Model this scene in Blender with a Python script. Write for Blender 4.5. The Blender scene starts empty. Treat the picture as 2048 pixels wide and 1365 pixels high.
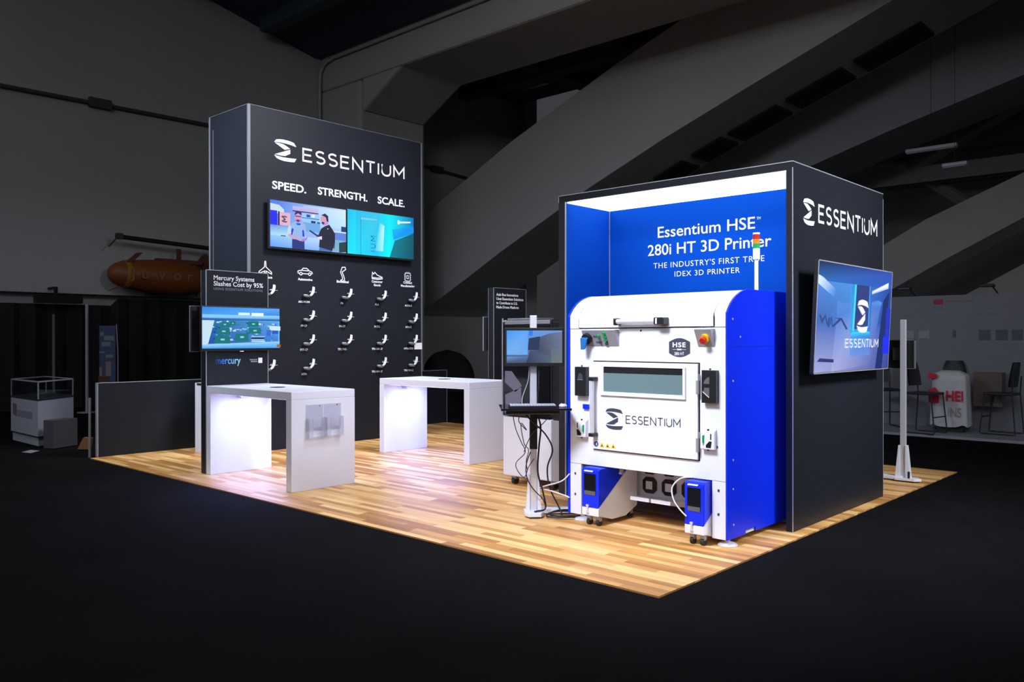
import bpy, bmesh, math, random
from mathutils import Vector, Matrix
random.seed(7)
S = bpy.context.scene
COL = S.collection

# ------------------------------------------------------------------ camera
CX, CY, CZ, YAW, PITCH, ROLL, FPX = 2.803, -4.386, 1.588, -0.7433, -0.0018, -0.0012, 1662.0
cam_d = bpy.data.cameras.new('camera'); cam = bpy.data.objects.new('camera', cam_d); COL.objects.link(cam)
cam_d.sensor_width = 36.0; cam_d.lens = FPX / 2048 * 36.0; cam_d.clip_end = 200
_f = Vector((math.sin(YAW)*math.cos(PITCH), math.cos(YAW)*math.cos(PITCH), math.sin(PITCH)))
_r = Vector((math.cos(YAW), -math.sin(YAW), 0)); _u = _r.cross(_f)
_r2 = _r*math.cos(ROLL)+_u*math.sin(ROLL); _u2 = -_r*math.sin(ROLL)+_u*math.cos(ROLL)
M = Matrix((_r2, _u2, -_f)).transposed().to_4x4(); M.translation = (CX, CY, CZ)
cam.matrix_world = M
S.camera = cam

# ------------------------------------------------------------------ world, exposure, big lights
W = bpy.data.worlds.new('hall_ambient'); S.world = W; W.use_nodes = True
bg = W.node_tree.nodes['Background']; bg.inputs[0].default_value = (0.90, 0.94, 1.0, 1); bg.inputs[1].default_value = 0.80
_wt = W.node_tree; _g = _wt.nodes.new('ShaderNodeTexCoord'); _sx = _wt.nodes.new('ShaderNodeSeparateXYZ'); _mr0 = _wt.nodes.new('ShaderNodeMapRange')
_mr0.inputs['From Min'].default_value = -0.02; _mr0.inputs['From Max'].default_value = 0.10; _mr0.inputs['To Min'].default_value = 0.04; _mr0.inputs['To Max'].default_value = 0.52
_wt.links.new(_g.outputs['Generated'], _sx.inputs[0]); _wt.links.new(_sx.outputs['Z'], _mr0.inputs['Value']); _wt.links.new(_mr0.outputs[0], bg.inputs[1])   # dim hall light from above the horizon
S.view_settings.view_transform = 'Standard'; S.view_settings.look = 'None'
S.view_settings.exposure = 0.0; S.view_settings.gamma = 1.0
try: S.view_settings.use_curve_mapping = False
except Exception: pass

def area(name, loc, target, sx, sy, power, color=(1, 1, 1), spread=120):
    d = bpy.data.lights.new(name, 'AREA'); d.shape = 'RECTANGLE'; d.size = sx; d.size_y = sy
    d.energy = power; d.color = color; d.spread = math.radians(spread)
    o = bpy.data.objects.new(name, d); COL.objects.link(o); o.location = loc
    o.rotation_euler = (Vector(target)-Vector(loc)).to_track_quat('-Z', 'Y').to_euler()
    return o
def spot(name, loc, target, power, ang, color=(1, 1, 1), blend=0.4, rad=0.25):
    d = bpy.data.lights.new(name, 'SPOT'); d.energy = power; d.color = color
    d.spot_size = math.radians(ang); d.spot_blend = blend; d.shadow_soft_size = rad
    o = bpy.data.objects.new(name, d); COL.objects.link(o); o.location = loc
    o.rotation_euler = (Vector(target)-Vector(loc)).to_track_quat('-Z', 'Y').to_euler()
    return o
# unseen area lights added above the booth to light its floor and faces
area('booth_fill_floor_west', (-7.2, 1.2, 6.6), (-7.0, 1.2, 0), 2.0, 2.0, 58, (1.0, 0.94, 0.88), 105)
area('booth_fill_floor_centre', (-4.2, 3.4, 6.6), (-4.2, 3.0, 0), 2.0, 2.0, 42, (0.96, 0.93, 1.0), 105)
area('booth_fill_tables', (-1.6, 2.2, 6.0), (-5.0, 2.0, .6), 1.2, 1.2, 36, (0.70, 0.78, 1.0), 60)
area('booth_fill_floor_east', (-1.0, -0.2, 6.6), (-1.0, -0.2, 0), 3.0, 2.2, 30, (1.0, 0.92, 0.88), 100)
area('booth_fill_tower', (-3.6, 3.3, 6.4), (-7.8, 3.3, 2.6), 1.2, 1.2, 85, (0.84, 0.86, 1.0), 75)
area('booth_fill_printer', (-1.1, -2.4, 4.9), (-1.1, 1.3, 1.0), 1.4, 1.0, 62, (0.82, 0.86, 1.0), 62)
area('booth_fill_side', (4.2, 3.0, 5.2), (-0.1, 3.2, 1.6), 1.2, 1.2, 115, (0.90, 0.94, 1.0), 75)
area('booth_fill_front_west', (-7.6, -2.6, 6.0), (-8.2, 1.7, 3.2), 1.4, 1.0, 120, (0.70, 0.84, 1.0), 80)

area('hall_fill_light', (6, -14, 9.5), (-8, 14, 7), 8, 3, 120, (.93, .96, 1.0), 70)  # unseen fill light added to brighten the arch faces evenly

# ------------------------------------------------------------------ materials
def lin(c): return tuple(((v/255)/12.92 if v/255 <= .04045 else ((v/255+.055)/1.055)**2.4) for v in c)
def mat(name, col, rough=0.5, metal=0.0, spec=0.5, emit=None, estr=0.0, alpha=None, trans=0.0, ior=1.45, coat=0.0, noise=0.0, nscale=3.0):
    m = bpy.data.materials.new(name); m.use_nodes = True
    nt = m.node_tree; b = nt.nodes['Principled BSDF']
    b.inputs['Base Color'].default_value = (*col, 1); b.inputs['Roughness'].default_value = rough
    b.inputs['Metallic'].default_value = metal; b.inputs['Specular IOR Level'].default_value = spec
    b.inputs['IOR'].default_value = ior; b.inputs['Transmission Weight'].default_value = trans
    b.inputs['Coat Weight'].default_value = coat
    if emit: b.inputs['Emission Color'].default_value = (*emit, 1); b.inputs['Emission Strength'].default_value = estr
    if alpha is not None: b.inputs['Alpha'].default_value = alpha
    if noise:
        tc = nt.nodes.new('ShaderNodeTexCoord'); n = nt.nodes.new('ShaderNodeTexNoise'); n.inputs['Scale'].default_value = nscale
        n.inputs['Detail'].default_value = 6
        r = nt.nodes.new('ShaderNodeMapRange'); r.inputs['To Min'].default_value = 1-noise; r.inputs['To Max'].default_value = 1+noise
        mx = nt.nodes.new('ShaderNodeMix'); mx.data_type = 'RGBA'; mx.blend_type = 'MULTIPLY'; mx.inputs[0].default_value = 1
        nt.links.new(tc.outputs['Object'], n.inputs['Vector']); nt.links.new(n.outputs['Fac'], r.inputs['Value'])
        mx.inputs[6].default_value = (*col, 1); nt.links.new(r.outputs[0], mx.inputs[7]); nt.links.new(mx.outputs[2], b.inputs['Base Color'])
    return m
def wood_mat():
    m = bpy.data.materials.new('oak_strip_floor'); m.use_nodes = True; nt = m.node_tree; b = nt.nodes['Principled BSDF']
    L = nt.links.new; N = nt.nodes.new
    tc = N('ShaderNodeTexCoord')
    br = N('ShaderNodeTexBrick'); br.inputs['Scale'].default_value = 1; br.offset = 0.37; br.offset_frequency = 3
    br.squash = 1.35; br.squash_frequency = 2
    br.inputs['Brick Width'].default_value = 0.62; br.inputs['Row Height'].default_value = 0.072
    br.inputs['Mortar Size'].default_value = 0.0008; br.inputs['Mortar Smooth'].default_value = 0.2
    br.inputs['Color1'].default_value = (0, 0, 0, 1); br.inputs['Color2'].default_value = (1, 1, 1, 1); br.inputs['Mortar'].default_value = (0.1, 0.1, 0.1, 1)
    L(tc.outputs['Object'], br.inputs['Vector'])
    mp = N('ShaderNodeMapping'); mp.inputs['Scale'].default_value = (0.9, 11, 1); L(tc.outputs['Object'], mp.inputs['Vector'])
    no = N('ShaderNodeTexNoise'); no.inputs['Scale'].default_value = 2.2; no.inputs['Detail'].default_value = 5; no.inputs['Roughness'].default_value = .6
    L(mp.outputs[0], no.inputs['Vector'])
    ad = N('ShaderNodeMath'); ad.operation = 'MULTIPLY_ADD'; ad.inputs[1].default_value = 0.50
    L(no.outputs['Fac'], ad.inputs[0]); 
    sc = N('ShaderNodeMath'); sc.operation = 'MULTIPLY_ADD'; sc.inputs[1].default_value = 0.66; sc.inputs[2].default_value = -0.08
    L(br.outputs['Color'], sc.inputs[0]); L(sc.outputs[0], ad.inputs[2])
    cr = N('ShaderNodeValToRGB'); e = cr.color_ramp.elements
    e[0].position = 0.05; e[0].color = (*lin((140, 92, 48)), 1)
    e[1].position = 0.85; e[1].color = (*lin((238, 200, 140)), 1)
    k = e.new(0.40); k.color = (*lin((196, 142, 80)), 1)
    k = e.new(0.62); k.color = (*lin((222, 174, 108)), 1)
    L(ad.outputs[0], cr.inputs['Fac']); L(cr.outputs['Color'], b.inputs['Base Color'])
    b.inputs['Roughness'].default_value = 0.42; b.inputs['Specular IOR Level'].default_value = 0.35
    return m
WOOD = wood_mat()
CARPET = mat('black_carpet', (0.0055, 0.0055, 0.0065), 0.95, spec=0.05, noise=0.5, nscale=1.3)
PANEL = mat('charcoal_laminate', (0.0125, 0.0145, 0.021), 0.42, spec=0.3, noise=0.12, nscale=1.0)
PANEL2 = mat('charcoal_edge', (0.022, 0.022, 0.030), 0.5, spec=.3)
TRIM = mat('pale_edge_trim', (0.50, 0.51, 0.56), 0.35, metal=0.5)
GREYTRIM = mat('grey_edge_trim', (0.20, 0.21, 0.23), 0.4, metal=0.3)
PRINT = mat('white_print', (0.88, 0.89, 0.95), 0.5)
DIMPRINT = mat('grey_print', (0.30, 0.32, 0.36), 0.5)
WHITE = mat('white_laminate', (0.74, 0.75, 0.86), 0.35)
MWHITE = mat('white_powder_coat', (0.76, 0.78, 0.87), 0.32)
BLUE = mat('blue_powder_coat', (0.004, 0.026, 0.80), 0.33, spec=0.35)
NBLUE = mat('blue_graphic', (0.0025, 0.066, 0.44), 0.75, spec=0.04)
BLACK = mat('black_plastic', (0.012, 0.012, 0.014), 0.35)
RUBBER = mat('black_rubber', (0.02, 0.02, 0.02), 0.6)
GLOSS = mat('black_gloss', (0.008, 0.008, 0.012), 0.08, spec=0.6)
CHROME = mat('brushed_aluminium', (0.72, 0.72, 0.80), 0.30, metal=0.35)
GREY = mat('grey_metal', (0.36, 0.37, 0.42), 0.4, metal=0.3)
DKGREY = mat('dark_slate_print', (0.045, 0.048, 0.075), 0.5)
RED = mat('red_plastic', (0.55, 0.01, 0.01), 0.35)
ORANGE = mat('orange_lens', (0.85, 0.25, 0.01), 0.35)
YELLOW = mat('yellow_plastic', (0.80, 0.52, 0.01), 0.4)
GREEN = mat('green_plastic', (0.01, 0.35, 0.10), 0.35)
MBLUE = mat('blue_knob', (0.02, 0.14, 0.42), 0.25)
GLASS = mat('glass', (0.85, 0.95, 0.95), 0.02, trans=1.0, ior=1.3)
ACRYL = mat('clear_acrylic', (0.55, 0.56, 0.72), 0.08, alpha=.28)
WINDOW = mat('reflecting_window', (0.13, 0.20, 0.21), 0.12, spec=0.6)  # flat teal stands for the hall reflected in the glass
LAMP = mat('luminous_ceiling', (0.9, 0.9, 0.9), 0.5, emit=(0.86, 0.97, 1.0), estr=2.8)
LEDM = mat('led_underside_glow', (0.9, 0.9, 0.9), 0.5, emit=(0.62, 0.68, 1.0), estr=1.7)
CONC = mat('painted_concrete', (0.36, 0.36, 0.36), 0.8, noise=0.10, nscale=0.35)
CONCD = mat('dark_concrete', (0.16, 0.16, 0.165), 0.85, noise=0.1, nscale=0.5)
CEIL = mat('navy_ceiling', (0.03, 0.042, 0.08), 0.8)
DRAPE = mat('black_drape', (0.006, 0.006, 0.007), 0.9)
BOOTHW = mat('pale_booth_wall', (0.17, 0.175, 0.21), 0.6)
BLIGHT = mat('grey_laminate', (0.30, 0.31, 0.36), 0.5)
ORG = mat('faded_orange_paint', (0.17, 0.043, 0.006), 0.5, noise=0.15)
ORGL = mat('faint_orange_lettering', (0.26, 0.09, 0.02), 0.5)
GOLD = mat('ochre_paint', (0.24, 0.13, 0.01), 0.5)
MAROON = mat('maroon_paint', (0.09, 0.018, 0.01), 0.5)
BAGW = mat('white_plastic_bag', (0.55, 0.55, 0.58), 0.4)
BAGR = mat('red_print', (0.60, 0.01, 0.04), 0.4)
SAMPLE = mat('white_resin', (0.86, 0.86, 0.90), 0.4)
SAMPLED = mat('grey_resin_and_shade', (0.10, 0.10, 0.115), 0.5)

def pic_mat():
    m = bpy.data.materials.new('screen_picture'); m.use_nodes = True; nt = m.node_tree; b = nt.nodes['Principled BSDF']
    b.inputs['Base Color'].default_value = (0.01, 0.01, 0.01, 1); b.inputs['Roughness'].default_value = 0.15
    a = nt.nodes.new('ShaderNodeVertexColor'); a.layer_name = 'Col'
    nt.links.new(a.outputs['Color'], b.inputs['Emission Color']); b.inputs['Emission Strength'].default_value = 1.0
    return m
PIC = pic_mat()

# ------------------------------------------------------------------ helpers
def thing(name, label, cat, loc=(0, 0, 0), group=None, rz=0.0):
    o = bpy.data.objects.new(name, None); COL.objects.link(o); o.empty_display_size = .1
    o.location = loc; o.rotation_euler = (0, 0, rz); o['label'] = label; o['category'] = cat
    if group: o['group'] = group
    return o
def tag(o, label, cat, group=None):
    o['label'] = label; o['category'] = cat
    if group: o['group'] = group
    return o
def root_of(o):
    while o.parent: o = o.parent
    return o
class MB:
    def __init__(s): s.v = []; s.f = []
    def add(s, vs, fs):
        n = len(s.v); s.v += [Vector(v) for v in vs]; s.f += [tuple(i+n for i in f) for f in fs]; return s
    def box(s, x0, y0, z0, x1, y1, z1):
        if x0 > x1: x0, x1 = x1, x0
        if y0 > y1: y0, y1 = y1, y0
        if z0 > z1: z0, z1 = z1, z0
        return s.add([(x0,y0,z0),(x1,y0,z0),(x1,y1,z0),(x0,y1,z0),(x0,y0,z1),(x1,y0,z1),(x1,y1,z1),(x0,y1,z1)],
                     [(0,3,2,1),(4,5,6,7),(0,1,5,4),(1,2,6,5),(2,3,7,6),(3,0,4,7)])
    def prism(s, pts, vec):
        pts = [Vector(p) for p in pts]; vec = Vector(vec); n = len(pts)
        nrm = Vector((0,0,0))
        for i in range(n): nrm += pts[i].cross(pts[(i+1) % n])
        if nrm.dot(vec) > 0: pts = pts[::-1]
        return s.add(pts+[p+vec for p in pts], [tuple(range(n)), tuple(range(2*n-1, n-1, -1))]+[(i, n+i, n+(i+1) % n, (i+1) % n)[::-1] if False else ((i+1) % n, i, n+i, n+(i+1) % n) for i in range(n)])
    def poly(s, pts): return s.add(pts, [tuple(range(len(pts)))])
    def cyl(s, p0, p1, r0, r1=None, seg=20, cap=True):
        p0, p1 = Vector(p0), Vector(p1); r1 = r0 if r1 is None else r1
        d = (p1-p0).normalized(); a = d.orthogonal().normalized(); b = d.cross(a)
        vs = []
        for p, r in ((p0, r0), (p1, r1)):
            for i in range(seg):
                t = 2*math.pi*i/seg; vs.append(p+(a*math.cos(t)+b*math.sin(t))*r)
        fs = [(i, (i+1) % seg, seg+(i+1) % seg, seg+i) for i in range(seg)]
        if cap: fs += [tuple(range(seg-1, -1, -1)), tuple(range(seg, 2*seg))]
        return s.add(vs, fs)
    def tube(s, pts, r, seg=8):
        pts = [Vector(p) for p in pts]; n = len(pts); vs = []; a = None
        rs = r if isinstance(r, (list, tuple)) else [r]*n
        for i, p in enumerate(pts):
            d = (pts[min(i+1, n-1)]-pts[max(i-1, 0)]).normalized()
            if a is None: a = d.orthogonal().normalized()
            else:
                a = (a-d*a.dot(d)); a = a.normalized() if a.length > 1e-6 else d.orthogonal().normalized()
            b = d.cross(a)
            for k in range(seg):
                t = 2*math.pi*k/seg; vs.append(p+(a*math.cos(t)+b*math.sin(t))*rs[i])
        fs = [(i*seg+k, i*seg+(k+1) % seg, (i+1)*seg+(k+1) % seg, (i+1)*seg+k) for i in range(n-1) for k in range(seg)]
        fs += [tuple(range(seg-1, -1, -1)), tuple(range((n-1)*seg, n*seg))]
        return s.add(vs, fs)
    def lathe(s, prof, c, axis=(0, 0, 1), seg=24):
        c = Vector(c); d = Vector(axis).normalized(); a = d.orthogonal().normalized(); b = d.cross(a); vs = []
        for r, h in prof:
            for k in range(seg):
                t = 2*math.pi*k/seg; vs.append(c+d*h+(a*math.cos(t)+b*math.sin(t))*max(r, 1e-5))
        n = len(prof)
        fs = [(i*seg+k, i*seg+(k+1) % seg, (i+1)*seg+(k+1) % seg, (i+1)*seg+k) for i in range(n-1) for k in range(seg)]
        fs += [tuple(range(seg-1, -1, -1)), tuple(range((n-1)*seg, n*seg))]
        return s.add(vs, fs)
    def build(s, name, m, parent=None, bev=0.0, smooth=False, label=None, local=False, seg=2):
        base = Vector((0, 0, 0))
        if parent is not None and not local: base = root_of(parent).location
        me = bpy.data.meshes.new(name); me.from_pydata([v-base for v in s.v], [], s.f); me.update()
        bm = bmesh.new(); bm.from_mesh(me); bmesh.ops.recalc_face_normals(bm, faces=bm.faces); bm.to_mesh(me); bm.free()
        me.materials.append(m)
        o = bpy.data.objects.new(name, me); COL.objects.link(o)
        if parent is not None: o.parent = parent
        if smooth:
            for p in me.polygons: p.use_smooth = True
        if bev:
            b = o.modifiers.new('edge', 'BEVEL'); b.width = bev; b.segments = seg; b.limit_method = 'ANGLE'; b.angle_limit = math.radians(40)
        if label: o['label'] = label
        return o
def struct(o): o['kind'] = 'structure'; return o
def smooth_path(pts, n=6):
    P = [Vector(p) for p in pts]; P = [P[0]]+P+[P[-1]]; out = []
    for i in range(1, len(P)-2):
        for k in range(n):
            t = k/n; a, b, c, d = P[i-1], P[i], P[i+1], P[i+2]
            out.append(0.5*((2*b)+(c-a)*t+(2*a-5*b+4*c-d)*t*t+(3*b-a-3*c+d)*t**3))
    out.append(P[-2]); return out

# planes the graphics lie on: (right, up, normal)
PX = (Vector((0, 1, 0)), Vector((0, 0, 1)), Vector((1, 0, 0)))     # faces +x
PY = (Vector((1, 0, 0)), Vector((0, 0, 1)), Vector((0, -1, 0)))    # faces -y
_tc = {}
def text_mesh(body, off, track, res):
    key = (body, off, track, res)
    if key in _tc: return _tc[key]
    cu = bpy.data.curves.new('txt', 'FONT'); cu.body = body; cu.offset = off; cu.space_character = track
    cu.resolution_u = res; cu.size = 1.0
    o = bpy.data.objects.new('txt', cu); COL.objects.link(o)
    dg = bpy.context.evaluated_depsgraph_get()
    me = bpy.data.meshes.new_from_object(o.evaluated_get(dg))
    vs = [Vector(v.co) for v in me.vertices]; fs = [tuple(p.vertices) for p in me.polygons]
    bpy.data.objects.remove(o); bpy.data.curves.remove(cu); bpy.data.meshes.remove(me)
    _tc[key] = (vs, fs); return vs, fs
def text_into(mb, body, plane, org, w, h, off=0.0, track=1.0, res=4, lift=0.0015, cap=None, align='L'):
    """lettering on a plane; org = left end of the baseline, w = width, h = capital height"""
    vs, fs = text_mesh(body, off, track, res)
    if not vs: return
    x0 = min(v.x for v in vs); x1 = max(v.x for v in vs)
    cvs, _ = text_mesh('E', off, 1.0, res); hh = max(v.y for v in cvs); b0 = min(v.y for v in cvs)
    sy = h/(hh-b0); sx = sy if w is None else w/(x1-x0)
    R, U, N = plane; org = Vector(org)
    if align == 'C': org = org-R*((x1-x0)*sx/2)
    mb.add([org+R*((v.x-x0)*sx)+U*((v.y-b0)*sy)+N*lift for v in vs], fs)
def text(body, plane, org, w, h, m, parent, name='lettering', **k):
    mb = MB(); text_into(mb, body, plane, org, w, h, **k); return mb.build(name, m, parent)

# stroke font for the wordmark
def _arc(cx, cy, rx, ry, a0, a1, n=10): return [(cx+rx*math.cos(math.radians(a0+(a1-a0)*i/n)), cy+ry*math.sin(math.radians(a0+(a1-a0)*i/n))) for i in range(n+1)]
def ribbon(mb, pts, wd, plane, org, sx, sy, lift):
    R, U, N = plane; P = [Vector((p[0]*sx, p[1]*sy)) for p in pts]; n = len(P); Lp = []; Rp = []
    for i in range(n):
        d0 = (P[i]-P[i-1]).normalized() if i > 0 else None; d1 = (P[i+1]-P[i]).normalized() if i < n-1 else None
        d0 = d0 or d1; d1 = d1 or d0
        n0 = Vector((-d0.y, d0.x)); n1 = Vector((-d1.y, d1.x)); m = (n0+n1)
        m = m.normalized() if m.length > .2 else n1
        k = wd/2/max(0.35, m.dot(n1)); Lp.append(P[i]+m*k); Rp.append(P[i]-m*k)
    vs = [Vector(org)+R*p.x+U*p.y+N*lift for p in Lp+Rp]
    mb.add(vs, [(i, i+1, n+i+1, n+i) for i in range(n-1)])
GL = {'E': (0.62, [[(.62, 1), (0, 1), (0, 0), (.62, 0)], [(0, .52), (.55, .52)]]),
      'S': (0.62, [_arc(.31, .76, .29, .24, 35, 270, 12)+_arc(.31, .26, .31, .26, 90, -145, 12)[1:]]),
      'N': (0.74, [[(0, 0), (0, 1), (.74, 0), (.74, 1)]]), 'T': (0.70, [[(0, 1), (.70, 1)], [(.35, 1), (.35, 0)]]),
      'I': (0.0, [[(0, 0), (0, 1)]]), 'U': (0.70, [[(0, 1), (0, .34)]+_arc(.35, .35, .35, .35, 180, 360, 12)+[(.70, 1)]]),
      'M': (0.86, [[(0, 0), (0, 1), (.43, .32), (.86, 1), (.86, 0)]])}
def wordmark_into(mb, plane, org, w, h, wd, lift=0.0015, word='ESSENTIUM', gap=0.30):
    tot = sum(GL[c][0] for c in word)+gap*(len(word)-1); sx = w/tot; x = 0
    for c in word:
        gw, strokes = GL[c]
        for st in strokes: ribbon(mb, [(p[0]+x, p[1]) for p in st], wd, plane, org, sx, h, lift)
        x += gw+gap
EMB = [[(0, .81), (.06, .90), (.10, .95), (.25, .985), (.40, 1.0), (.60, .99), (.75, .97), (.89, .935), (1.0, .757), (.80, .80), (.55, .83), (.30, .84)],
       [(.03, .785), (.25, .80), (.40, .785), (.55, .72), (.72, .625), (.47, .53)],
       [(.72, .585), (.72, .39), (.58, .30), (.50, .245), (.28, .228), (.03, .25), (.46, .46)],
       [(0, .215), (.18, .185), (.40, .17), (.65, .175), (1.0, .20), (.91, .03), (.70, .005), (.45, 0), (.25, .03), (.11, .08)]]
def emblem_into(mb, plane, org, w, h, lift=0.0015):
    R, U, N = plane; o = Vector(org)
    for p in EMB: mb.poly([o+R*(x*w)+U*(y*h)+N*lift for x, y in p])

def picture(parent, plane, org, w, h, layers, name='screen'):
    """flat image of a lit screen: (polygon in 0..1, colour or list of colours)"""
    R, U, N = plane; base = root_of(parent).location; org = Vector(org)
    vs = []; fs = []; cols = []
    for i, (pts, c) in enumerate(layers):
        n = len(vs); cl = c if isinstance(c, list) else [c]*len(pts)
        for (x, y), k in zip(pts, cl):
            vs.append(org+R*(x*w)+U*(y*h)+N*(0.0003*i)-base); cols.append((*lin(k), 1))
        fs.append(tuple(range(n, n+len(pts))))
    me = bpy.data.meshes.new(name); me.from_pydata(vs, [], fs); me.update()
    at = me.color_attributes.new('Col', 'FLOAT_COLOR', 'POINT')
    for i, k in enumerate(cols): at.data[i].color = k
    me.materials.append(PIC); o = bpy.data.objects.new(name, me); COL.objects.link(o); o.parent = parent
    return o
def rc(x0, y0, x1, y1): return [(x0, y0), (x1, y0), (x1, y1), (x0, y1)]
def ell(cx, cy, rx, ry, n=16): return [(cx+rx*math.cos(2*math.pi*i/n), cy+ry*math.sin(2*math.pi*i/n)) for i in range(n)]

# ================================================================== SETTING
struct(MB().box(-40, -30, -0.30, 30, 40, -0.012).build('floor', CARPET))
struct(MB().box(-8.928, 0, -0.012, 0, 6.52, 0.0).build('floor_platform', WOOD))
# hall side wall with its overhang ledge, recess and drape line
wl = MB(); wl.box(-20, -14, 2.68, -18, 18.6, 12.4); wl.box(-20, -14, 0, -18.35, 18.6, 2.68)
struct(wl.build('wall_left', CONC))
struct(MB().box(-40, 30, 0, 30, 30.6, 16).build('wall_back', CONCD))
struct(MB().box(-18.35, 18.6, 0, -17.6, 19.2, 12).build('wall_return', CONC))
ce = MB(); prof = [(-3, 12.74), (0, 12.05), (9.7, 9.86), (9.75, 10.9), (12.4, 10.9), (12.45, 10.5), (18.6, 10.35), (30, 15.0)]
ce.prism([(-20, y, z) for y, z in prof]+[(-20, y, z+.6) for y, z in prof[::-1]], (36, 0, 0))
struct(ce.build('ceiling', CEIL))
b_ = MB(); b_.box(-18, 9.9, 8.9, 6, 12.3, 10.2); b_.box(-18.0, 9.9, 0, -16.1, 12.3, 8.9); b_.prism([(-16.1, 9.95, 8.0), (-16.1, 9.95, 8.95), (-14.3, 9.95, 8.95)], (0, 2.3, 0))
struct(b_.build('concrete_portal_beam', CONC, bev=.08))
b_ = MB()
for x in (-14.5, -11.5, -8.2): b_.box(x, 13, 10.0, x+.5, 30, 10.5)
b_.box(-18, 15.5, 9.9, -2, 16, 10.4)
struct(b_.build('ceiling_purlins', mat('dark_purlin', (.06, .07, .085), .7)))
b_ = MB()
for y, x0, x1 in ((3.0, -17.5, -6), (5.2, -17.5, -5), (7.6, -17.5, -4)):
    z = 12.05-.2276*y; b_.box(x0, y, z-.35, x1, y+.35, z+.05)
struct(b_.build('ceiling_ducts', mat('dark_duct', (.03, .045, .075), .6)))
# big leaning concrete arches
A1 = [(-22.2, 4.1), (-18.0, 5.77), (-14.1, 7.55), (-10.3, 9.0), (-7.46, 9.95), (-4.0, 11.1), (0.5, 12.4), (0.5, 10.0), (-1.6, 9.32), (-3.16, 8.76), (-6.4, 7.62), (-8.8, 6.75), (-11.16, 5.8), (-14.58, 4.25), (-16.11, 3.49), (-18.02, 2.59), (-22.2, 0.0)]
struct(MB().prism([(x, 14, z) for x, z in A1], (0, 2.9, 0)).build('concrete_arch_near', CONC))
A2 = [(-15.5, 5.9), (-12.47, 7.88), (-8.9, 9.14), (-4.6, 10.9), (1.5, 12.6), (1.5, 8.75), (-.19, 8.4), (-1.72, 8.04), (-4.85, 7.21), (-7.95, 6.29), (-10.25, 5.34), (-12.47, 4.23), (-15.5, 2.6)]
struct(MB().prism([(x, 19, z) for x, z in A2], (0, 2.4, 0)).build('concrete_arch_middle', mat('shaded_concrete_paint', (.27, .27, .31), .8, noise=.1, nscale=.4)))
A3 = [(-9.6, 2.5), (-7.99, 3.45), (-6.12, 4.41), (-4.84, 5.12), (-3.51, 5.68), (-2.3, 6.18), (2, 7.7), (2, 6.6), (-.58, 5.75), (-2.3, 4.94), (-4.3, 3.91), (-5.98, 2.99), (-7.99, 1.9), (-9.6, .9)]
struct(MB().prism([(x, 22, z) for x, z in A3], (0, 1.6, 0)).build('concrete_arch_far', CONC))
A4 = [(-8.5, .5), (-6.5, 1.7), (-4.6, 2.95), (-2.6, 4.05), (-.9, 4.85), (3, 6.2), (3, -0.0), (-8.5, 0)]
struct(MB().prism([(x, 25, z) for x, z in A4], (0, 1.2, 0)).build('concrete_arch_last', CONC))
# dark service slots along the underside of the near arch
def a1lo(x):
    lo = [p for p in A1[7:]]
    for (xa, za), (xb, zb) in zip(lo, lo[1:]):
        if xb <= x <= xa: return za+(zb-za)*(x-xa)/(xb-xa)
for i, (x0, x1) in enumerate(((-4.6, -3.1), (-6.3, -4.9), (-7.9, -6.55), (-9.0, -8.1), (-10.2, -9.3), (-11.0, -10.5))):
    m_ = MB(); m_.prism([(x0, 15.7, a1lo(x0)-.07), (x1, 15.7, a1lo(x1)-.07), (x1, 15.7, a1lo(x1)+.02), (x0, 15.7, a1lo(x0)+.02)], (0, 1.0, 0))
    struct(m_.build('trim_%d' % (i+1), DRAPE))
b_ = MB(); b_.box(-9, 24, 6.6, 4, 24.5, 7.1); b_.box(-9, 26, 7.9, 4, 26.6, 8.4); b_.box(-8, 28, 7.2, 4, 28.5, 7.6)
b_.tube([(-6, 24.2, 7.0), (-3.0, 28, 9.8)], .18); b_.tube([(-3.0, 24.2, 9.6), (0, 27, 7.2)], .22); b_.tube([(-7.5, 27, 8.2), (-4, 24, 5.6)], .2)
struct(b_.build('roof_truss', CONCD))

# ================================================================== BOOTH: low wall, tower
t = thing('partition_wall', 'low charcoal partition wall running behind the tall tower along the floor edge', 'partition', (-8.96, 3.3, 0))
MB().box(-9.0, 0.10, -0.012, -8.931, 6.53, 1.0).build('panel', PANEL, t)
m_ = MB(); m_.box(-8.999, 0.092, 0, -8.9285, 0.102, 1.004); m_.box(-9.0, .092, 1.0, -8.9285, 6.53, 1.006); m_.box(-8.99, 6.522, 0, -8.9285, 6.532, 1.004)
m_.build('edge_trim', TRIM, t)

TWX = -7.8
tower = thing('display_tower', 'tall charcoal exhibit tower with white wordmark, slogan and icons', 'tower', (-8.3, 3.3, 0))
MB().box(-8.92, 1.695, 0, TWX-.03, 4.91, 4.9).build('carcass', PANEL, tower)
MB().box(TWX-.03, 1.725, 0, TWX, 4.885, 4.9).build('front_panel', PANEL, tower)
m_ = MB(); m_.box(TWX-.03, 1.69, 0, TWX+.001, 1.725, 4.905); m_.build('corner_trim', GREYTRIM, tower)
m_ = MB(); m_.box(TWX-.03, 4.885, 0, TWX+.001, 4.912, 4.9); m_.box(-8.925, 1.69, 0, -8.885, 1.695, 4.903); m_.box(-8.925, 1.69, 4.9, TWX, 4.912, 4.906)
m_.build('edge_trim', GREYTRIM, tower)
m_ = MB(); m_.box(-8.80, 1.688, 0, -8.79, 1.694, 4.7); m_.build('seam_trim', GREYTRIM, tower)
m_ = MB(); emblem_into(m_, PX, (TWX, 2.10, 4.185), .37, .31); m_.build('emblem', PRINT, tower)
m_ = MB(); wordmark_into(m_, PX, (TWX, 2.585, 4.243), 1.93, .175, .028); m_.build('wordmark', PRINT, tower)
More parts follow.
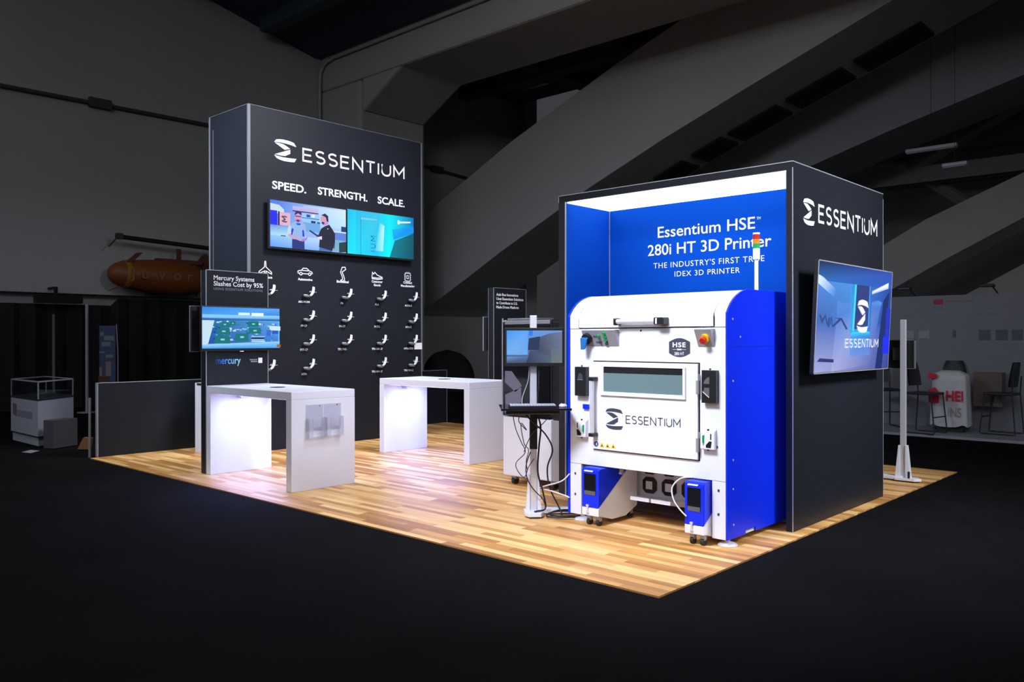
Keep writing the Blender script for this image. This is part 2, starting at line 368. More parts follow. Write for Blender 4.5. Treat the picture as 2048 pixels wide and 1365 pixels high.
for s_, y0, y1, z in (('SPEED.', 2.068, 2.635, 3.76), ('STRENGTH.', 2.84, 3.765, 3.775), ('SCALE.', 3.97, 4.53, 3.775)):
    text(s_, PX, (TWX, y0, z), y1-y0, .115, PRINT, tower, off=.022)
def line_icon(strokes, y, z, w, h, wd=.0125):
    m_ = MB()
    for st in strokes: ribbon(m_, st, wd, PX, (TWX, y-w/2, z-h/2), w, h, .0015)
    m_.build('icon', PRINT, tower)
cl = lambda p: p+[p[0]]
line_icon([cl([(.46, .95), (.5, 1), (.54, .95), (.56, .62), (1, .30), (1, .18), (.56, .36), (.56, .15), (.68, .03), (.68, -.04), (.5, .02), (.32, -.04), (.32, .03), (.44, .15), (.44, .36), (0, .18), (0, .30), (.44, .62)])], 1.955, 2.60, .20, .22)
line_icon([[(.12, .22), (.02, .25), (0, .48), (.08, .58), (.24, .62), (.36, .92), (.62, .92), (.80, .60), (.96, .50), (1, .30), (.92, .22)], [(.30, .22), (.72, .22)], _arc(.21, .2, .085, .17, 0, 360, 12), _arc(.81, .2, .085, .17, 0, 360, 12), [(.30, .62), (.74, .62)]], 2.616, 2.60, .25, .115)
line_icon([cl([(.30, .80), (.42, .98), (.85, 1.0), (.95, .85), (.60, .72), (.40, .64), (.62, .42), (.78, .16), (.62, .02), (.22, .0), (.20, .06), (.48, .14), (.46, .30), (.18, .62)])], 3.289, 2.60, .13, .22)
line_icon([cl([(0, .30), (.05, .95), (.16, .72), (.28, .98), (.50, .62), (.75, .48), (.98, .35), (1, .12), (.55, .02), (.02, .08)]), [(.02, .26), (.50, .20), (.98, .30)]], 3.958, 2.61, .21, .115)
line_icon([cl([(.12, .12), (.88, .12), (.88, .88), (.12, .88)]), cl([(.36, .36), (.64, .36), (.64, .64), (.36, .64)]), [(.3, 1), (.3, .88)], [(.5, 1), (.5, .88)], [(.7, 1), (.7, .88)], [(.3, 0), (.3, .12)], [(.5, 0), (.5, .12)], [(.7, 0), (.7, .12)], [(0, .3), (.12, .3)], [(0, .5), (.12, .5)], [(0, .7), (.12, .7)], [(1, .3), (.88, .3)], [(1, .5), (.88, .5)], [(1, .7), (.88, .7)]], 4.593, 2.625, .145, .17, .011)
for s_, y, z in (('Aerospace', 1.955, 2.465), ('Automotive', 2.616, 2.465), ('Biomedical', 3.289, 2.465), ('Consumer', 3.957, 2.50), ('Goods', 3.957, 2.445), ('Contract', 4.593, 2.515), ('Manufacturing', 4.593, 2.46)):
    text(s_, PX, (TWX, y, z), None, .038, PRINT, tower, name='caption', off=.03, res=2, align='C')
caps = {(0, 0): 'PEEK', (0, 3): 'ABS', (1, 0): 'ABS-MG94', (1, 1): 'PP-CF', (1, 2): 'PET-CF', (1, 3): 'HTN', (2, 0): 'PA', (2, 1): 'PA-CF', (2, 2): 'TPU 74D', (3, 0): 'PLA', (3, 1): 'PCTG', (3, 2): 'TPU 58A LF', (3, 3): 'TPU 80A LF', (4, 0): 'PCTG-Z', (4, 1): 'HTN-Z', (4, 2): 'HTN-CF25', (4, 3): 'TPU 95A-Z'}
YC = [2.045, 2.705, 3.388, 4.065, 4.722]; ZR = [2.30, 1.945, 1.59, 1.228]
for (c_, r_), s_ in caps.items():
    text(s_, PX, (TWX, YC[c_]-.11, ZR[r_]-.165), None, .032, PRINT, tower, name='caption', off=.03, res=2, align='C')

# sample brackets hung on the tower
colname = ['aircraft', 'car', 'leg', 'shoe', 'chip']; rowname = ['topmost', 'second from top', 'third from top', 'lowest']
def make_sample(lbl):
    t = thing('sample_bracket', lbl, 'material sample', (TWX, YC[1], ZR[0]), 'white curved sample brackets on the tower')
    w = MB(); prof = [(.02, .075), (.016, .03), (.004, -.01), (-.022, -.045), (-.06, -.07)]; hw = [.015, .017, .017, .015, .009]; vs = []
    for (y, z), h in zip(prof, hw):
        for dx in (.05, .068):
            vs += [(dx, y-h, z+.004), (dx, y+h, z-.004)]
    fs = []
    for i in range(4):
        a = i*4; b = a+4
        fs += [(a, a+1, b+1, b), (a+2, b+2, b+3, a+3), (a, b, b+2, a+2), (a+1, a+3, b+3, b+1)]
    fs += [(0, 2, 3, 1), (16, 17, 19, 18)]
    w.add(vs, fs); w.build('blade', SAMPLE, t, local=True, smooth=False)
    MB().cyl((.058, -.05, .0), (.058, .075, -.004), .0055, .002, 8).build('pin', SAMPLE, t, local=True)
    MB().box(.055, -.150, -.052, .072, -.088, -.044).build('shelf', SAMPLE, t, local=True)
    d = MB(); d.lathe([(.0, -.02), (.05, -.018), (.058, 0), (.05, .012), (0, .013)], (.068, -.10, -.062), (.25, 0, 1), 16); d.build('dish', SAMPLED, t, local=True, smooth=True)  # darker dish colour stands for the hook lying in shadow
    MB().cyl((.0, -.0, .01), (.052, -.0, .01), .012, None, 10).build('peg', SAMPLED, t, local=True)
    return t
def dup(root, loc, label=None, rz=None):
    r = root.copy(); COL.objects.link(r); r.location = loc
    if rz is not None: r.rotation_euler = (0, 0, rz)
    if label: r['label'] = label
    for ch in list(root.children):
        c = ch.copy(); COL.objects.link(c); c.parent = r
        for g in ch.children:
            d = g.copy(); COL.objects.link(d); d.parent = c
    return r
smp = None
for (c_, r_) in caps:
    lbl = 'white curved sample bracket, %s under the %s icon' % (rowname[r_] if not (c_ == 2 and r_ == 2) else 'lowest', colname[c_])
    if c_ == 0: lbl = 'white curved sample bracket half hidden by the near kiosk, %s its television' % ('above' if r_ == 0 else 'below')
    loc = (TWX, YC[c_], ZR[r_])
    if smp is None: smp = make_sample(lbl); smp.location = loc
    else: dup(smp, loc, lbl)
m_ = MB().box(TWX+.002, 4.735, 1.425, TWX+.008, 4.90, 1.535); tag(m_.build('card', PRINT), 'small white card stuck on the right edge of the tower', 'card')

# ------------------------------------------------------------------ tower televisions
def tv(name, lbl, plane, org, w, h, depth, layers, bez=.012, bezb=.03, frame=BLACK, group=None, mount=.05):
    """org: bottom-left corner of the front face"""
    R, U, N = plane; o = Vector(org); c = o+R*(w/2)
    t = thing(name, lbl, 'television', tuple(c-N*depth), group)
    m_ = MB(); m_.prism([o, o+R*w, o+R*w+U*h, o+U*h], -N*depth); m_.build('housing', frame, t, bev=.004)
    picture(t, plane, o+R*bez+U*bezb+N*.002, w-2*bez, h-bez-bezb, layers)
    q = MB(); p = o+R*(w*.3)+U*(h*.3)-N*depth; q.prism([p, p+R*(w*.4), p+R*(w*.4)+U*(h*.4), p+U*(h*.4)], -N*mount); q.build('wall_mount', BLACK, t)
    return t
skin = (214, 160, 190); sky = (120, 170, 255); wt = (205, 225, 255)
lab = [(rc(0, 0, 1, 1), [(90, 140, 250), (170, 190, 255), (200, 230, 255), (60, 110, 230)]),
       (rc(.42, .55, 1, .97), [(150, 195, 240), (190, 235, 255), (215, 240, 255), (170, 200, 255)]),
       (rc(.28, .82, .62, .93), [(190, 170, 230), (215, 180, 225), (200, 190, 240), (170, 190, 250)]),
       (rc(.28, .81, .62, .835), (60, 30, 110)), (rc(.40, .62, .63, .80), (150, 205, 250)), (rc(.40, .69, .63, .705), (40, 70, 160)),
       (rc(.46, .72, .51, .78), (30, 70, 170)), (rc(.53, .73, .57, .79), (235, 240, 255)), (rc(.52, .54, .58, .65), (20, 40, 110)), (rc(.60, .52, .64, .64), (30, 90, 200)),
       (rc(.42, .40, .64, .60), (110, 170, 230)), ([(.50, .45), (.64, .32), (.64, .27), (.50, .41)], (30, 45, 130)),
       (rc(0, 0, 1, .28), [(90, 160, 250), (150, 190, 255), (205, 230, 255), (150, 205, 255)]),
       (rc(0, .25, .45, .47), [(170, 225, 250), (190, 235, 250), (140, 180, 230), (110, 150, 235)]),
       (rc(0, .86, .10, 1), (70, 130, 240)), ([(0, .72), (.17, .72), (.17, .82), (.11, .91), (0, .93)], (205, 225, 240)),
       (rc(0, .47, .085, .78), (10, 30, 245)), (rc(.10, .48, .25, .76), (225, 180, 205)), (rc(.095, .47, .115, .77), (60, 10, 40)),
       (rc(.13, .24, .19, .26), (30, 40, 90)),
       (rc(.80, .02, 1, .30), (120, 180, 210)), (rc(.84, .28, 1, .47), (100, 130, 225)), (rc(.83, .45, 1, .48), (200, 240, 255)), (rc(.93, .48, 1, .60), (25, 50, 130)),
       ([(.90, .0), (1, .02), (1, .26), (.90, .22)], (20, 60, 70)), (rc(.80, .08, .84, .28), (60, 90, 150)),
       # person in the light shirt
       ([(.27, 0), (.43, 0), (.43, .24), (.27, .22)], (25, 45, 130)), ([(.26, .20), (.43, .20), (.45, .40), (.44, .55), (.39, .60), (.33, .60), (.26, .54), (.22, .42)], (150, 185, 235)),
       ([(.27, .44), (.24, .28), (.27, .28), (.29, .42)], (20, 40, 230)), ([(.42, .42), (.43, .28), (.405, .28), (.40, .42)], (20, 40, 230)),
       ([(.22, .46), (.25, .50), (.26, .32), (.22, .26), (.205, .30)], (190, 220, 245)), ([(.21, .28), (.24, .24), (.38, .17), (.41, .19), (.36, .22), (.24, .31)], skin), ([(.47, .29), (.46, .21), (.40, .16), (.38, .19), (.43, .24)], (180, 120, 230)),
       ([(.32, .56), (.38, .56), (.375, .52), (.33, .52)], (20, 70, 240)), (ell(.345, .68, .042, .095), skin), ([(.30, .72), (.31, .80), (.35, .82), (.39, .80), (.39, .74), (.345, .78)], (60, 20, 110)), (rc(.31, .70, .385, .72), (50, 20, 110)), ([(.31, .62), (.345, .575), (.38, .62), (.345, .645)], (110, 50, 150)),
       # person in the dark polo
       ([(.62, 0), (.80, -.0), (.80, .10), (.63, .10)], (70, 110, 190)), ([(.62, .08), (.80, .02), (.84, .22), (.84, .42), (.80, .52), (.76, .61), (.70, .56), (.65, .50), (.61, .34), (.63, .26)], (22, 22, 52)),
       ([(.60, .30), (.66, .33), (.66, .25), (.61, .26)], (235, 215, 250)), ([(.69, .56), (.75, .62), (.73, .72), (.68, .66)], (205, 150, 220)), (ell(.685, .71, .045, .10), skin), ([(.65, .80), (.70, .85), (.745, .80), (.75, .66), (.725, .68), (.715, .76), (.68, .79)], (35, 20, 80)), ([(.65, .63), (.68, .585), (.70, .64), (.67, .66)], (60, 25, 110)), (ell(.74, .51, .008, .012, 8), (230, 230, 255))]
m_ = []
for p in EMB: m_.append(([(.135+.075*x, .545+.14*y) for x, y in p], (40, 5, 30)))
lab = lab[:21]+m_+lab[21:]
tvf = -7.69
t1 = tv('television', 'left television on the tower playing two men talking in a lab', PX, (tvf, 1.955, 2.885), 1.325, .705, .05, lab, group='televisions on the tower', mount=.055)
cy = lambda *a: list(a)
aqua = [(rc(0, 0, .12, 1), [(20, 225, 245), (0, 235, 255), (10, 210, 250), (20, 190, 245)]), (rc(.12, 0, .45, 1), [(0, 220, 250), (30, 200, 250), (60, 200, 235), (30, 190, 240)]),
        (rc(.45, 0, .62, 1), [(20, 215, 250), (0, 255, 255), (0, 235, 250), (40, 205, 245)]), (rc(.62, 0, 1, 1), [(0, 250, 255), (0, 120, 150), (0, 110, 200), (0, 235, 250)]),
        ([(.40, .12), (.52, .12), (.54, .72), (.47, .78)], [(60, 210, 255), (170, 250, 255), (190, 255, 255), (90, 220, 255)]), (rc(.185, .0, .19, .85), (10, 120, 170)), ([(.19, .80), (.42, .82), (.42, .85), (.19, .85)], (120, 215, 240)),
        ([(.62, 0), (1, 0), (1, .62), (.70, .40)], [(0, 130, 150), (0, 80, 105), (0, 90, 110), (0, 125, 145)]), ([(.68, .42), (1, .64), (1, .80), (.66, .66)], [(0, 160, 250), (0, 150, 245), (10, 140, 240), (0, 190, 255)]),
        ([(.745, .80), (.775, .80), (.775, .895), (.745, .895)], (240, 250, 255)), ([(.775, .825), (.95, .865), (.95, .90), (.775, .87)], (225, 245, 255))]
def turn(word, x0, y0, s, w):  # dark turned lettering on the aqua screen
    x = 0
    for c in word:
        for st in GL[c][1]:
            P = [(x0-p[1]*s, y0+(p[0]*.75+x)*s*2.4) for p in st]
            for a, b in zip(P, P[1:]):
                d = Vector((b[0]-a[0], b[1]-a[1])); n = Vector((-d.y, d.x)).normalized()*w if d.length else Vector((w, 0))
                aqua.append(([(a[0]-n.x, a[1]-n.y), (b[0]-n.x, b[1]-n.y), (b[0]+n.x, b[1]+n.y), (a[0]+n.x, a[1]+n.y)], (10, 60, 90)))
        x += GL[c][0]*.75+.45
turn('IUM', .40, .10, .07, .0045)
tv('television', 'right television on the tower with bright turquoise picture', PX, (tvf, 3.288, 2.885), 1.35, .725, .05, aqua, group='televisions on the tower', mount=.055)

# ------------------------------------------------------------------ near kiosk panel and its televisions
def slab_panel(lbl, y0, y1, x0, x1, h):
    t = thing('kiosk_panel', lbl, 'kiosk panel', ((x0+x1)/2, (y0+y1)/2, 0))
    MB().box(x0, y0, 0, x1, y1, h).build('body', PANEL, t)
    m_ = MB()
    m_.box(x1-.004, y0-.001, 0, x1+.002, y0+.007, h+.003); m_.box(x1-.004, y1-.007, 0, x1+.002, y1+.001, h+.003); m_.box(x1-.004, y0, h-.004, x1+.002, y1, h+.003)
    m_.box(x0-.001, y0-.001, 0, x0+.004, y0+.003, h)
    m_.build('edge_trim', TRIM, t); return t
kp = slab_panel('charcoal kiosk panel headed Mercury Systems with television and white table', .40, 1.225, -6.632, -6.512, 2.42)
kx = -6.510
text('Mercury Systems', PX, (kx, .497, 2.305), .535, .055, PRINT, kp, off=.016)
m_ = MB(); text_into(m_, 'Slashes Cost by 95%', PX, (kx, .497, 2.235), .655, .055, off=.016); m_.build('lettering', PRINT, kp)
text('USING ESSENTIUM SOLUTIONS', PX, (kx, .497, 2.185), .65, .028, DIMPRINT, kp, track=1.15, res=2)
MERC = mat('blue_gradient_print', (0.08, 0.45, 0.85), .5)
_nt = MERC.node_tree; _tcn = _nt.nodes.new('ShaderNodeTexCoord'); _sp = _nt.nodes.new('ShaderNodeSeparateXYZ'); _mr = _nt.nodes.new('ShaderNodeMapRange'); _cr = _nt.nodes.new('ShaderNodeValToRGB')
_mr.inputs['From Min'].default_value = -.30; _mr.inputs['From Max'].default_value = .03
_cr.color_ramp.elements[0].color = (.015, .02, .07, 1); _cr.color_ramp.elements[1].color = (.35, .80, .88, 1); _k = _cr.color_ramp.elements.new(.35); _k.color = (.03, .20, .75, 1)
_nt.links.new(_tcn.outputs['Object'], _sp.inputs[0]); _nt.links.new(_sp.outputs['Y'], _mr.inputs['Value']); _nt.links.new(_mr.outputs[0], _cr.inputs['Fac']); _nt.links.new(_cr.outputs['Color'], _nt.nodes['Principled BSDF'].inputs['Base Color'])
text('mercury', PX, (kx, .52, 1.298), .325, .085, MERC, kp, off=.012)
text('PRODUCED BY', PX, (kx, .97, 1.335), .10, .014, PRINT, kp, res=2); text('ESSENTIUM', PX, (kx, .985, 1.312), .085, .014, PRINT, kp, res=2)
MB().box(kx, 1.085, 1.30, kx+.002, 1.14, 1.365).build('square_mark', PRINT, kp)
pcb = [(rc(0, 0, 1, 1), [(110, 185, 245), (110, 190, 250), (110, 190, 250), (60, 140, 235)]), (rc(0, .78, 1, 1), [(70, 160, 245), (50, 130, 225), (90, 170, 250), (50, 135, 230)]), (rc(0, .72, 1, .82), [(130, 200, 250), (110, 180, 240), (150, 210, 250), (140, 205, 250)]),
       (rc(.45, .82, .60, .88), (225, 245, 255)), (rc(.62, .80, .78, .88), (235, 250, 255)), (rc(0, .68, 1, .74), [(20, 60, 140), (30, 80, 150), (70, 150, 220), (60, 140, 220)]),
       ([(0, .10), (.07, .10), (.15, .68), (0, .68)], (200, 230, 245)), ([(.07, .10), (.98, .16), (.98, .66), (.15, .68)], [(30, 80, 170), (60, 130, 220), (90, 160, 230), (40, 110, 170)]), (rc(0, 0, 1, .10), [(60, 160, 245), (70, 160, 245), (120, 200, 250), (170, 220, 250)]), ([(.05, .07), (1, .12), (1, .17), (.05, .11)], (150, 205, 250))]
random.seed(3)
for k in range(90):
    x = random.uniform(.10, .95); y = random.uniform(.16, .64); w = random.uniform(.01, .04); h = random.uniform(.01, .04)
    pcb.append((rc(x, y, x+w, y+h), random.choice([(180, 225, 250), (90, 170, 230), (20, 60, 160), (215, 240, 255), (30, 120, 160), (120, 190, 240)])))
for x, y, w, h in ((.13, .12, .20, .19), (.16, .34, .17, .15), (.20, .52, .12, .12), (.38, .18, .19, .19), (.56, .36, .17, .15), (.55, .53, .15, .14), (.32, .56, .08, .10)):
    pcb.append(([(x, y), (x+w, y), (x+w*.96, y+h), (x+w*.08, y+h)], (20, 120, 125))); pcb.append((rc(x+w*.4, y+h*.4, x+w*.65, y+h*.62), (150, 215, 225)))
pcb += [(rc(.60, .20, .77, .30), (150, 200, 245)), (rc(.60, .23, .77, .27), (5, 20, 60)), (rc(.60, .16, .78, .19), (190, 225, 250)), (rc(.94, .02, .995, .09), (170, 100, 20)), ([(.85, .45), (.99, .44), (.99, .55), (.83, .56)], (205, 235, 250)), (rc(.88, .36, .96, .44), (40, 90, 190)), (rc(.80, .30, .86, .46), (60, 110, 210))]
k1 = tv('television', 'television on the near kiosk showing green circuit boards', PX, (-6.445, .305, 1.455), 1.05, .535, .04, pcb, mount=.022)
MB().box(-6.446, .80, 1.445, -6.443, .85, 1.453).build('badge', PRINT, k1)
k2 = thing('television', 'switched-off silver edged television on the back of the near kiosk', 'television', (-6.66, .80, 1.45))
MB().box(-6.692, .295, 1.45, -6.655, 1.33, 1.99).build('housing', BLACK, k2, bev=.003); MB().box(-6.705, .290, 1.445, -6.692, 1.335, 1.995).build('bezel', GREY, k2, bev=.002)
MB().box(-6.7065, .31, 1.465, -6.705, 1.315, 1.975).build('screen', GLOSS, k2)
MB().box(-6.662, .55, 1.6, -6.633, 1.05, 1.85).build('wall_mount', BLACK, k2)
m_ = MB().box(-8.45, 1.23, 0, -7.98, 1.66, .98); o_ = thing('storage_pedestal', 'white pedestal between the low partition and the near kiosk panel', 'pedestal', (-8.2, 1.45, 0))
m_.build('body', WHITE, o_, bev=.004); MB().box(-8.38, 1.22, .955, -8.05, 1.232, .98).build('vent', BLACK, o_)
# drone kiosk
dp = slab_panel('charcoal kiosk panel with four lines of white text behind the cabinet', 5.31, 6.10, -6.632, -6.512, 2.43)
for k, (s_, w) in enumerate((('Aule Box Innovations', .53), ('Uses Essentium Solutions', .66), ('to Contribute to U.S.', .51), ('Made Drone Platform', .54))):
    text(s_, PX, (kx, 5.37, 2.30-.068*k), w, .044, PRINT, dp, off=.03, res=2)
k3 = thing('television', 'switched-off pale framed television behind the four line kiosk panel', 'television', (-6.66, 5.6, 1.4))
MB().box(-6.73, 5.30, 1.41, -6.664, 6.15, 1.95).build('housing', BLACK, k3, bev=.003); MB().box(-6.745, 5.295, 1.40, -6.73, 6.155, 1.96).build('bezel', GREY, k3, bev=.002)
MB().box(-6.664, 5.5, 1.6, -6.633, 5.9, 1.85).build('wall_mount', BLACK, k3)

# ------------------------------------------------------------------ waterfall tables
def table(lbl, y0, y1):
    x0, x1, h = -6.508, -4.70, 1.045
    t = thing('waterfall_table', lbl, 'table', ((x0+x1)/2, (y0+y1)/2, 0), 'white waterfall tables')
    MB().box(x0, y0, h-.085, x1, y1, h).build('tabletop', WHITE, t, bev=.006)
    MB().box(x0, y0, 0, x0+.10, y1, h-.085).build('leg', WHITE, t, bev=.004)
    MB().box(x1-.10, y0, 0, x1, y1, h-.085).build('leg', WHITE, t, bev=.004)
    yc = (y0+y1)/2
    m_ = MB(); m_.cyl((-5.58, yc-.02, h), (-5.58, yc-.02, h+.004), .085, None, 24); m_.build('power_outlet', BLACK, t, label='black power outlet in the tabletop')
    m_ = MB(); m_.prism([(x0+.10, y0+.28, h-.085), (x0+.10, y0+.42, h-.085), (x0+.10, y0+.35, h-.155)], (.10, 0, 0)); m_.build('gusset', GREY, t)
    MB().box(x0+.16, y0+.05, h-.092, x1-.16, y1-.05, h-.085).build('light_panel', LEDM, t, label='added glowing panel whitening the tabletop underside')  # LED glow widened to a panel so the whole underside turns white
    MB().box(-5.9, yc-.05, h-.12, -5.6, yc+.05, h-.085).build('cable_tray', WHITE, t)
    return t
tb1 = table('white waterfall table in front of the near kiosk, with brochure holder on its leg', .40, 1.205)
tb2 = table('white waterfall table between the tower and the cabinet', 2.98, 3.785)
for nm, y0 in (('table_light_near', .8), ('table_light_far', 3.38)):
    area(nm, (-5.60, y0, .92), (-5.60, y0, 0), 1.4, .5, 40, (.23, .31, 1.0), 170)
m_ = MB(); m_.tube(smooth_path([(-5.85, .90, .96), (-5.78, .95, .92), (-5.70, 1.0, .935), (-5.55, 1.08, .955), (-5.4, 1.12, .96)]), .006, 6)
m_.tube(smooth_path([(-5.86, .88, .95), (-5.80, .92, .91), (-5.77, .93, .89)]), .008, 6); tag(m_.build('cable', GREY), 'short grey cable tucked under the near white table', 'cable')
bh = thing('brochure_holder', 'clear acrylic two pocket brochure holder on the outer leg of the near table', 'brochure holder', (-4.69, .85, .45))
for y0 in (.575, .80):
    MB().box(-4.698, y0, .62, -4.692, y0+.215, .90).build('back_plate', ACRYL, bh)
    p = MB(); p.box(-4.648, y0, .56, -4.643, y0+.055, .76); p.box(-4.648, y0+.16, .56, -4.643, y0+.215, .76); p.box(-4.648, y0+.05, .66, -4.643, y0+.165, .76); p.box(-4.698, y0, .55, -4.643, y0+.215, .557); p.box(-4.698, y0, .56, -4.643, y0+.005, .76); p.box(-4.698, y0+.21, .56, -4.643, y0+.215, .76)
    p.build('pocket', ACRYL, bh)
    MB().cyl((-4.692, y0+.165, .885), (-4.688, y0+.165, .885), .006, None, 10).build('screw', BLACK, bh)

# ================================================================== PRINTER NOOK
nk = thing('exhibit_booth', 'charcoal exhibit booth with a blue lit nook around the big printer', 'exhibit booth', (-1.35, 3.26, 0))
MB().box(-2.60, 2.20, 0, -2.515, 4.32, 2.985).build('left_wall', PANEL2, nk)
MB().box(-.172, 2.196, 0, -.115, 4.326, 3.05).build('right_wall', PANEL, nk)
MB().box(-2.60, 2.20, 2.985, -.172, 4.32, 3.05).build('roof', PANEL, nk)
MB().box(-2.515, 2.96, 0, -.172, 4.32, 2.985).build('back_block', PANEL, nk)
MB().box(-2.50, 2.945, 0, -.18, 2.96, 2.975).build('back_graphic', NBLUE, nk)
MB().box(-2.515, 2.21, 0, -2.50, 2.945, 2.975).build('side_graphic', NBLUE, nk)
MB().box(-.18, 2.21, 0, -.172, 2.945, 2.975).build('side_graphic', NBLUE, nk)
MB().box(-2.50, 2.215, 2.972, -.182, 2.944, 2.984).build('light_ceiling', LAMP, nk, label='glowing white light ceiling of the nook')
m_ = MB(); m_.box(-2.516, 2.195, 0, -2.506, 2.212, 2.985); m_.box(-2.506, 2.936, 0, -2.494, 2.946, 2.97); m_.box(-.120, 2.194, 0, -.1135, 2.199, 3.0); m_.box(-.119, 4.318, 0, -.1135, 4.328, 3.0)
m_.box(-2.602, 2.198, 2.985, -2.594, 2.203, 3.04); m_.box(-.172, 2.194, 3.048, -.1135, 4.328, 3.056); m_.box(-2.602, 2.194, 3.048, -.172, 2.202, 3.055)
m_.build('edge_trim', TRIM, nk)
ny = 2.944
text('Essentium HSE', PY, (-1.89, ny, 2.634), 1.075, .112, PRINT, nk, off=.008)
text('TM', PY, (-.80, ny, 2.715), .04, .026, PRINT, nk, off=.01, res=2)
text('280i HT 3D Printer', PY, (-2.011, ny, 2.455), 1.358, .112, PRINT, nk, off=.008)
text("THE INDUSTRY'S FIRST TRUE", PY, (-1.942, ny, 2.321), 1.22, .055, PRINT, nk, track=1.12)
text('IDEX 3D PRINTER', PY, (-1.691, ny, 2.225), .719, .052, PRINT, nk, track=1.12)
m_ = MB(); emblem_into(m_, PX, (-.115, 2.395, 2.555), .235, .225); m_.build('emblem', PRINT, nk)
m_ = MB(); wordmark_into(m_, PX, (-.115, 2.72, 2.608), 1.42, .140, .023); m_.build('wordmark', PRINT, nk)

# big television on the side of the booth, tilted down a little
tx0, tx1, z0, z1, y0, y1 = .0, .045, 1.297, 2.243, 2.325, 4.105
R_ = Vector((0, 1, 0)); U_ = Vector((tx1-tx0, 0, z1-z0)); hh = U_.length; U_.normalize(); N_ = R_.cross(U_).normalized(); PT = (R_, U_, N_)
logo = [(rc(0, 0, 1, 1), [(150, 165, 220), (40, 60, 150), (30, 80, 170), (20, 60, 110)]),  # video picture, with streak highlights and reflections painted in
        (rc(0, .82, 1, 1), [(40, 110, 190), (40, 90, 200), (50, 80, 190), (20, 50, 80)]), (rc(.0, .45, .42, .83), [(70, 100, 180), (60, 130, 220), (70, 150, 230), (80, 140, 230)]), (rc(.42, .45, 1, .83), [(60, 130, 220), (20, 60, 140), (30, 70, 170), (60, 140, 230)]),
        (rc(0, 0, 1, .45), [(165, 170, 225), (50, 60, 150), (40, 90, 190), (70, 110, 190)]),
        ([(.0, .80), (.12, .73), (.22, .68), (.22, .76), (.06, .86), (0, .88)], [(220, 240, 255), (120, 180, 250), (60, 120, 220), (80, 140, 235), (170, 210, 255), (240, 250, 255)]),
        ([(.55, .70), (.95, .83), (.95, .89), (.62, .75)], [(120, 150, 255), (200, 220, 255), (255, 255, 255), (170, 200, 255)]), ([(.58, .715), (.93, .845), (.93, .875), (.64, .745)], (245, 250, 255)),
        ([(.24, .655), (.55, .63), (.80, .70), (.86, .68), (.84, .62), (.72, .05), (.20, .0), (.24, .50)], [(90, 140, 220), (80, 140, 225), (80, 130, 220), (90, 150, 230), (70, 120, 210), (100, 115, 190), (170, 175, 225), (80, 130, 215)]),
        ([(.80, .0), (.90, .0), (.97, .80), (.88, .70)], (10, 40, 110)), (rc(.90, .15, 1, .33), (20, 40, 250)), (rc(.93, .33, 1, .62), (20, 50, 200)),
        (rc(.41, .36, .70, .83), [(60, 170, 240), (60, 120, 215), (40, 100, 200), (50, 150, 230)]), (rc(.47, .40, .66, .83), (45, 60, 130)), ([(.445, .38), (.47, .38), (.48, .83), (.455, .83)], (60, 225, 255)), (rc(.66, .42, .675, .83), (60, 160, 240)),
        ([(.44, .37), (.69, .38), (.69, .33), (.44, .31)], [(40, 230, 255), (40, 220, 255), (50, 130, 230), (60, 150, 235)]), (rc(.42, .14, .70, .33), [(110, 150, 230), (110, 140, 220), (60, 130, 225), (80, 160, 240)]),
        ([(.02, .10), (.22, .085), (.22, .115), (.05, .13)], (40, 50, 110)),
        ([(.20, .50), (.30, .50), (.38, .40), (.36, .39), (.29, .48), (.19, .41), (.18, .42), (.26, .49)], (40, 70, 130)), ([(.02, .52), (.06, .44), (.09, .50), (.13, .41), (.155, .50), (.135, .50), (.125, .45), (.095, .53), (.06, .48), (.04, .52)], (45, 75, 140)), ([(.135, .41), (.17, .52), (.19, .42), (.18, .42), (.168, .48), (.145, .41)], (45, 75, 140))]  # mirrored letters of a reflection, painted into the picture
for p in EMB: logo.append(([(.50+.155*x, .365+.325*y) for x, y in p], (250, 252, 255)))
x = 0; tot = sum(GL[c][0] for c in 'ESSENTIUM')+.30*8
for c in 'ESSENTIUM':
    for st in GL[c][1]:
        P = [(.36+(p[0]+x)*.42/tot, .225+p[1]*.075) for p in st]
        for a, b in zip(P, P[1:]):
            d = Vector(((b[0]-a[0])*1.9, b[1]-a[1])); n = Vector((-d.y, d.x)).normalized()*.0065; d = d.normalized()*.003
            logo.append(([(a[0]-n.x/1.9-d.x/2, a[1]-n.y-d.y), (b[0]-n.x/1.9+d.x/2, b[1]-n.y+d.y), (b[0]+n.x/1.9+d.x/2, b[1]+n.y+d.y), (a[0]+n.x/1.9-d.x/2, a[1]+n.y-d.y)], (245, 250, 255)))
    x += GL[c][0]+.30
stv = tv('television', 'large tilted television on the dark booth side showing the white wordmark', PT, (tx0, y0, z0), y1-y0, hh, .035, logo, bez=.01, bezb=.012, frame=BLACK, mount=.05)
m_ = MB(); o = Vector((tx0, y0, z0)); w = y1-y0
for a, b, c_, d in ((0, 0, w, .009), (0, hh-.009, w, .009), (0, 0, .009, hh), (w-.009, 0, .009, hh)):
    p = o+R_*a+U_*b+N_*.001; m_.prism([p, p+R_*c_, p+R_*c_+U_*d, p+U_*d], N_*.004)
m_.build('bezel', TRIM, stv)

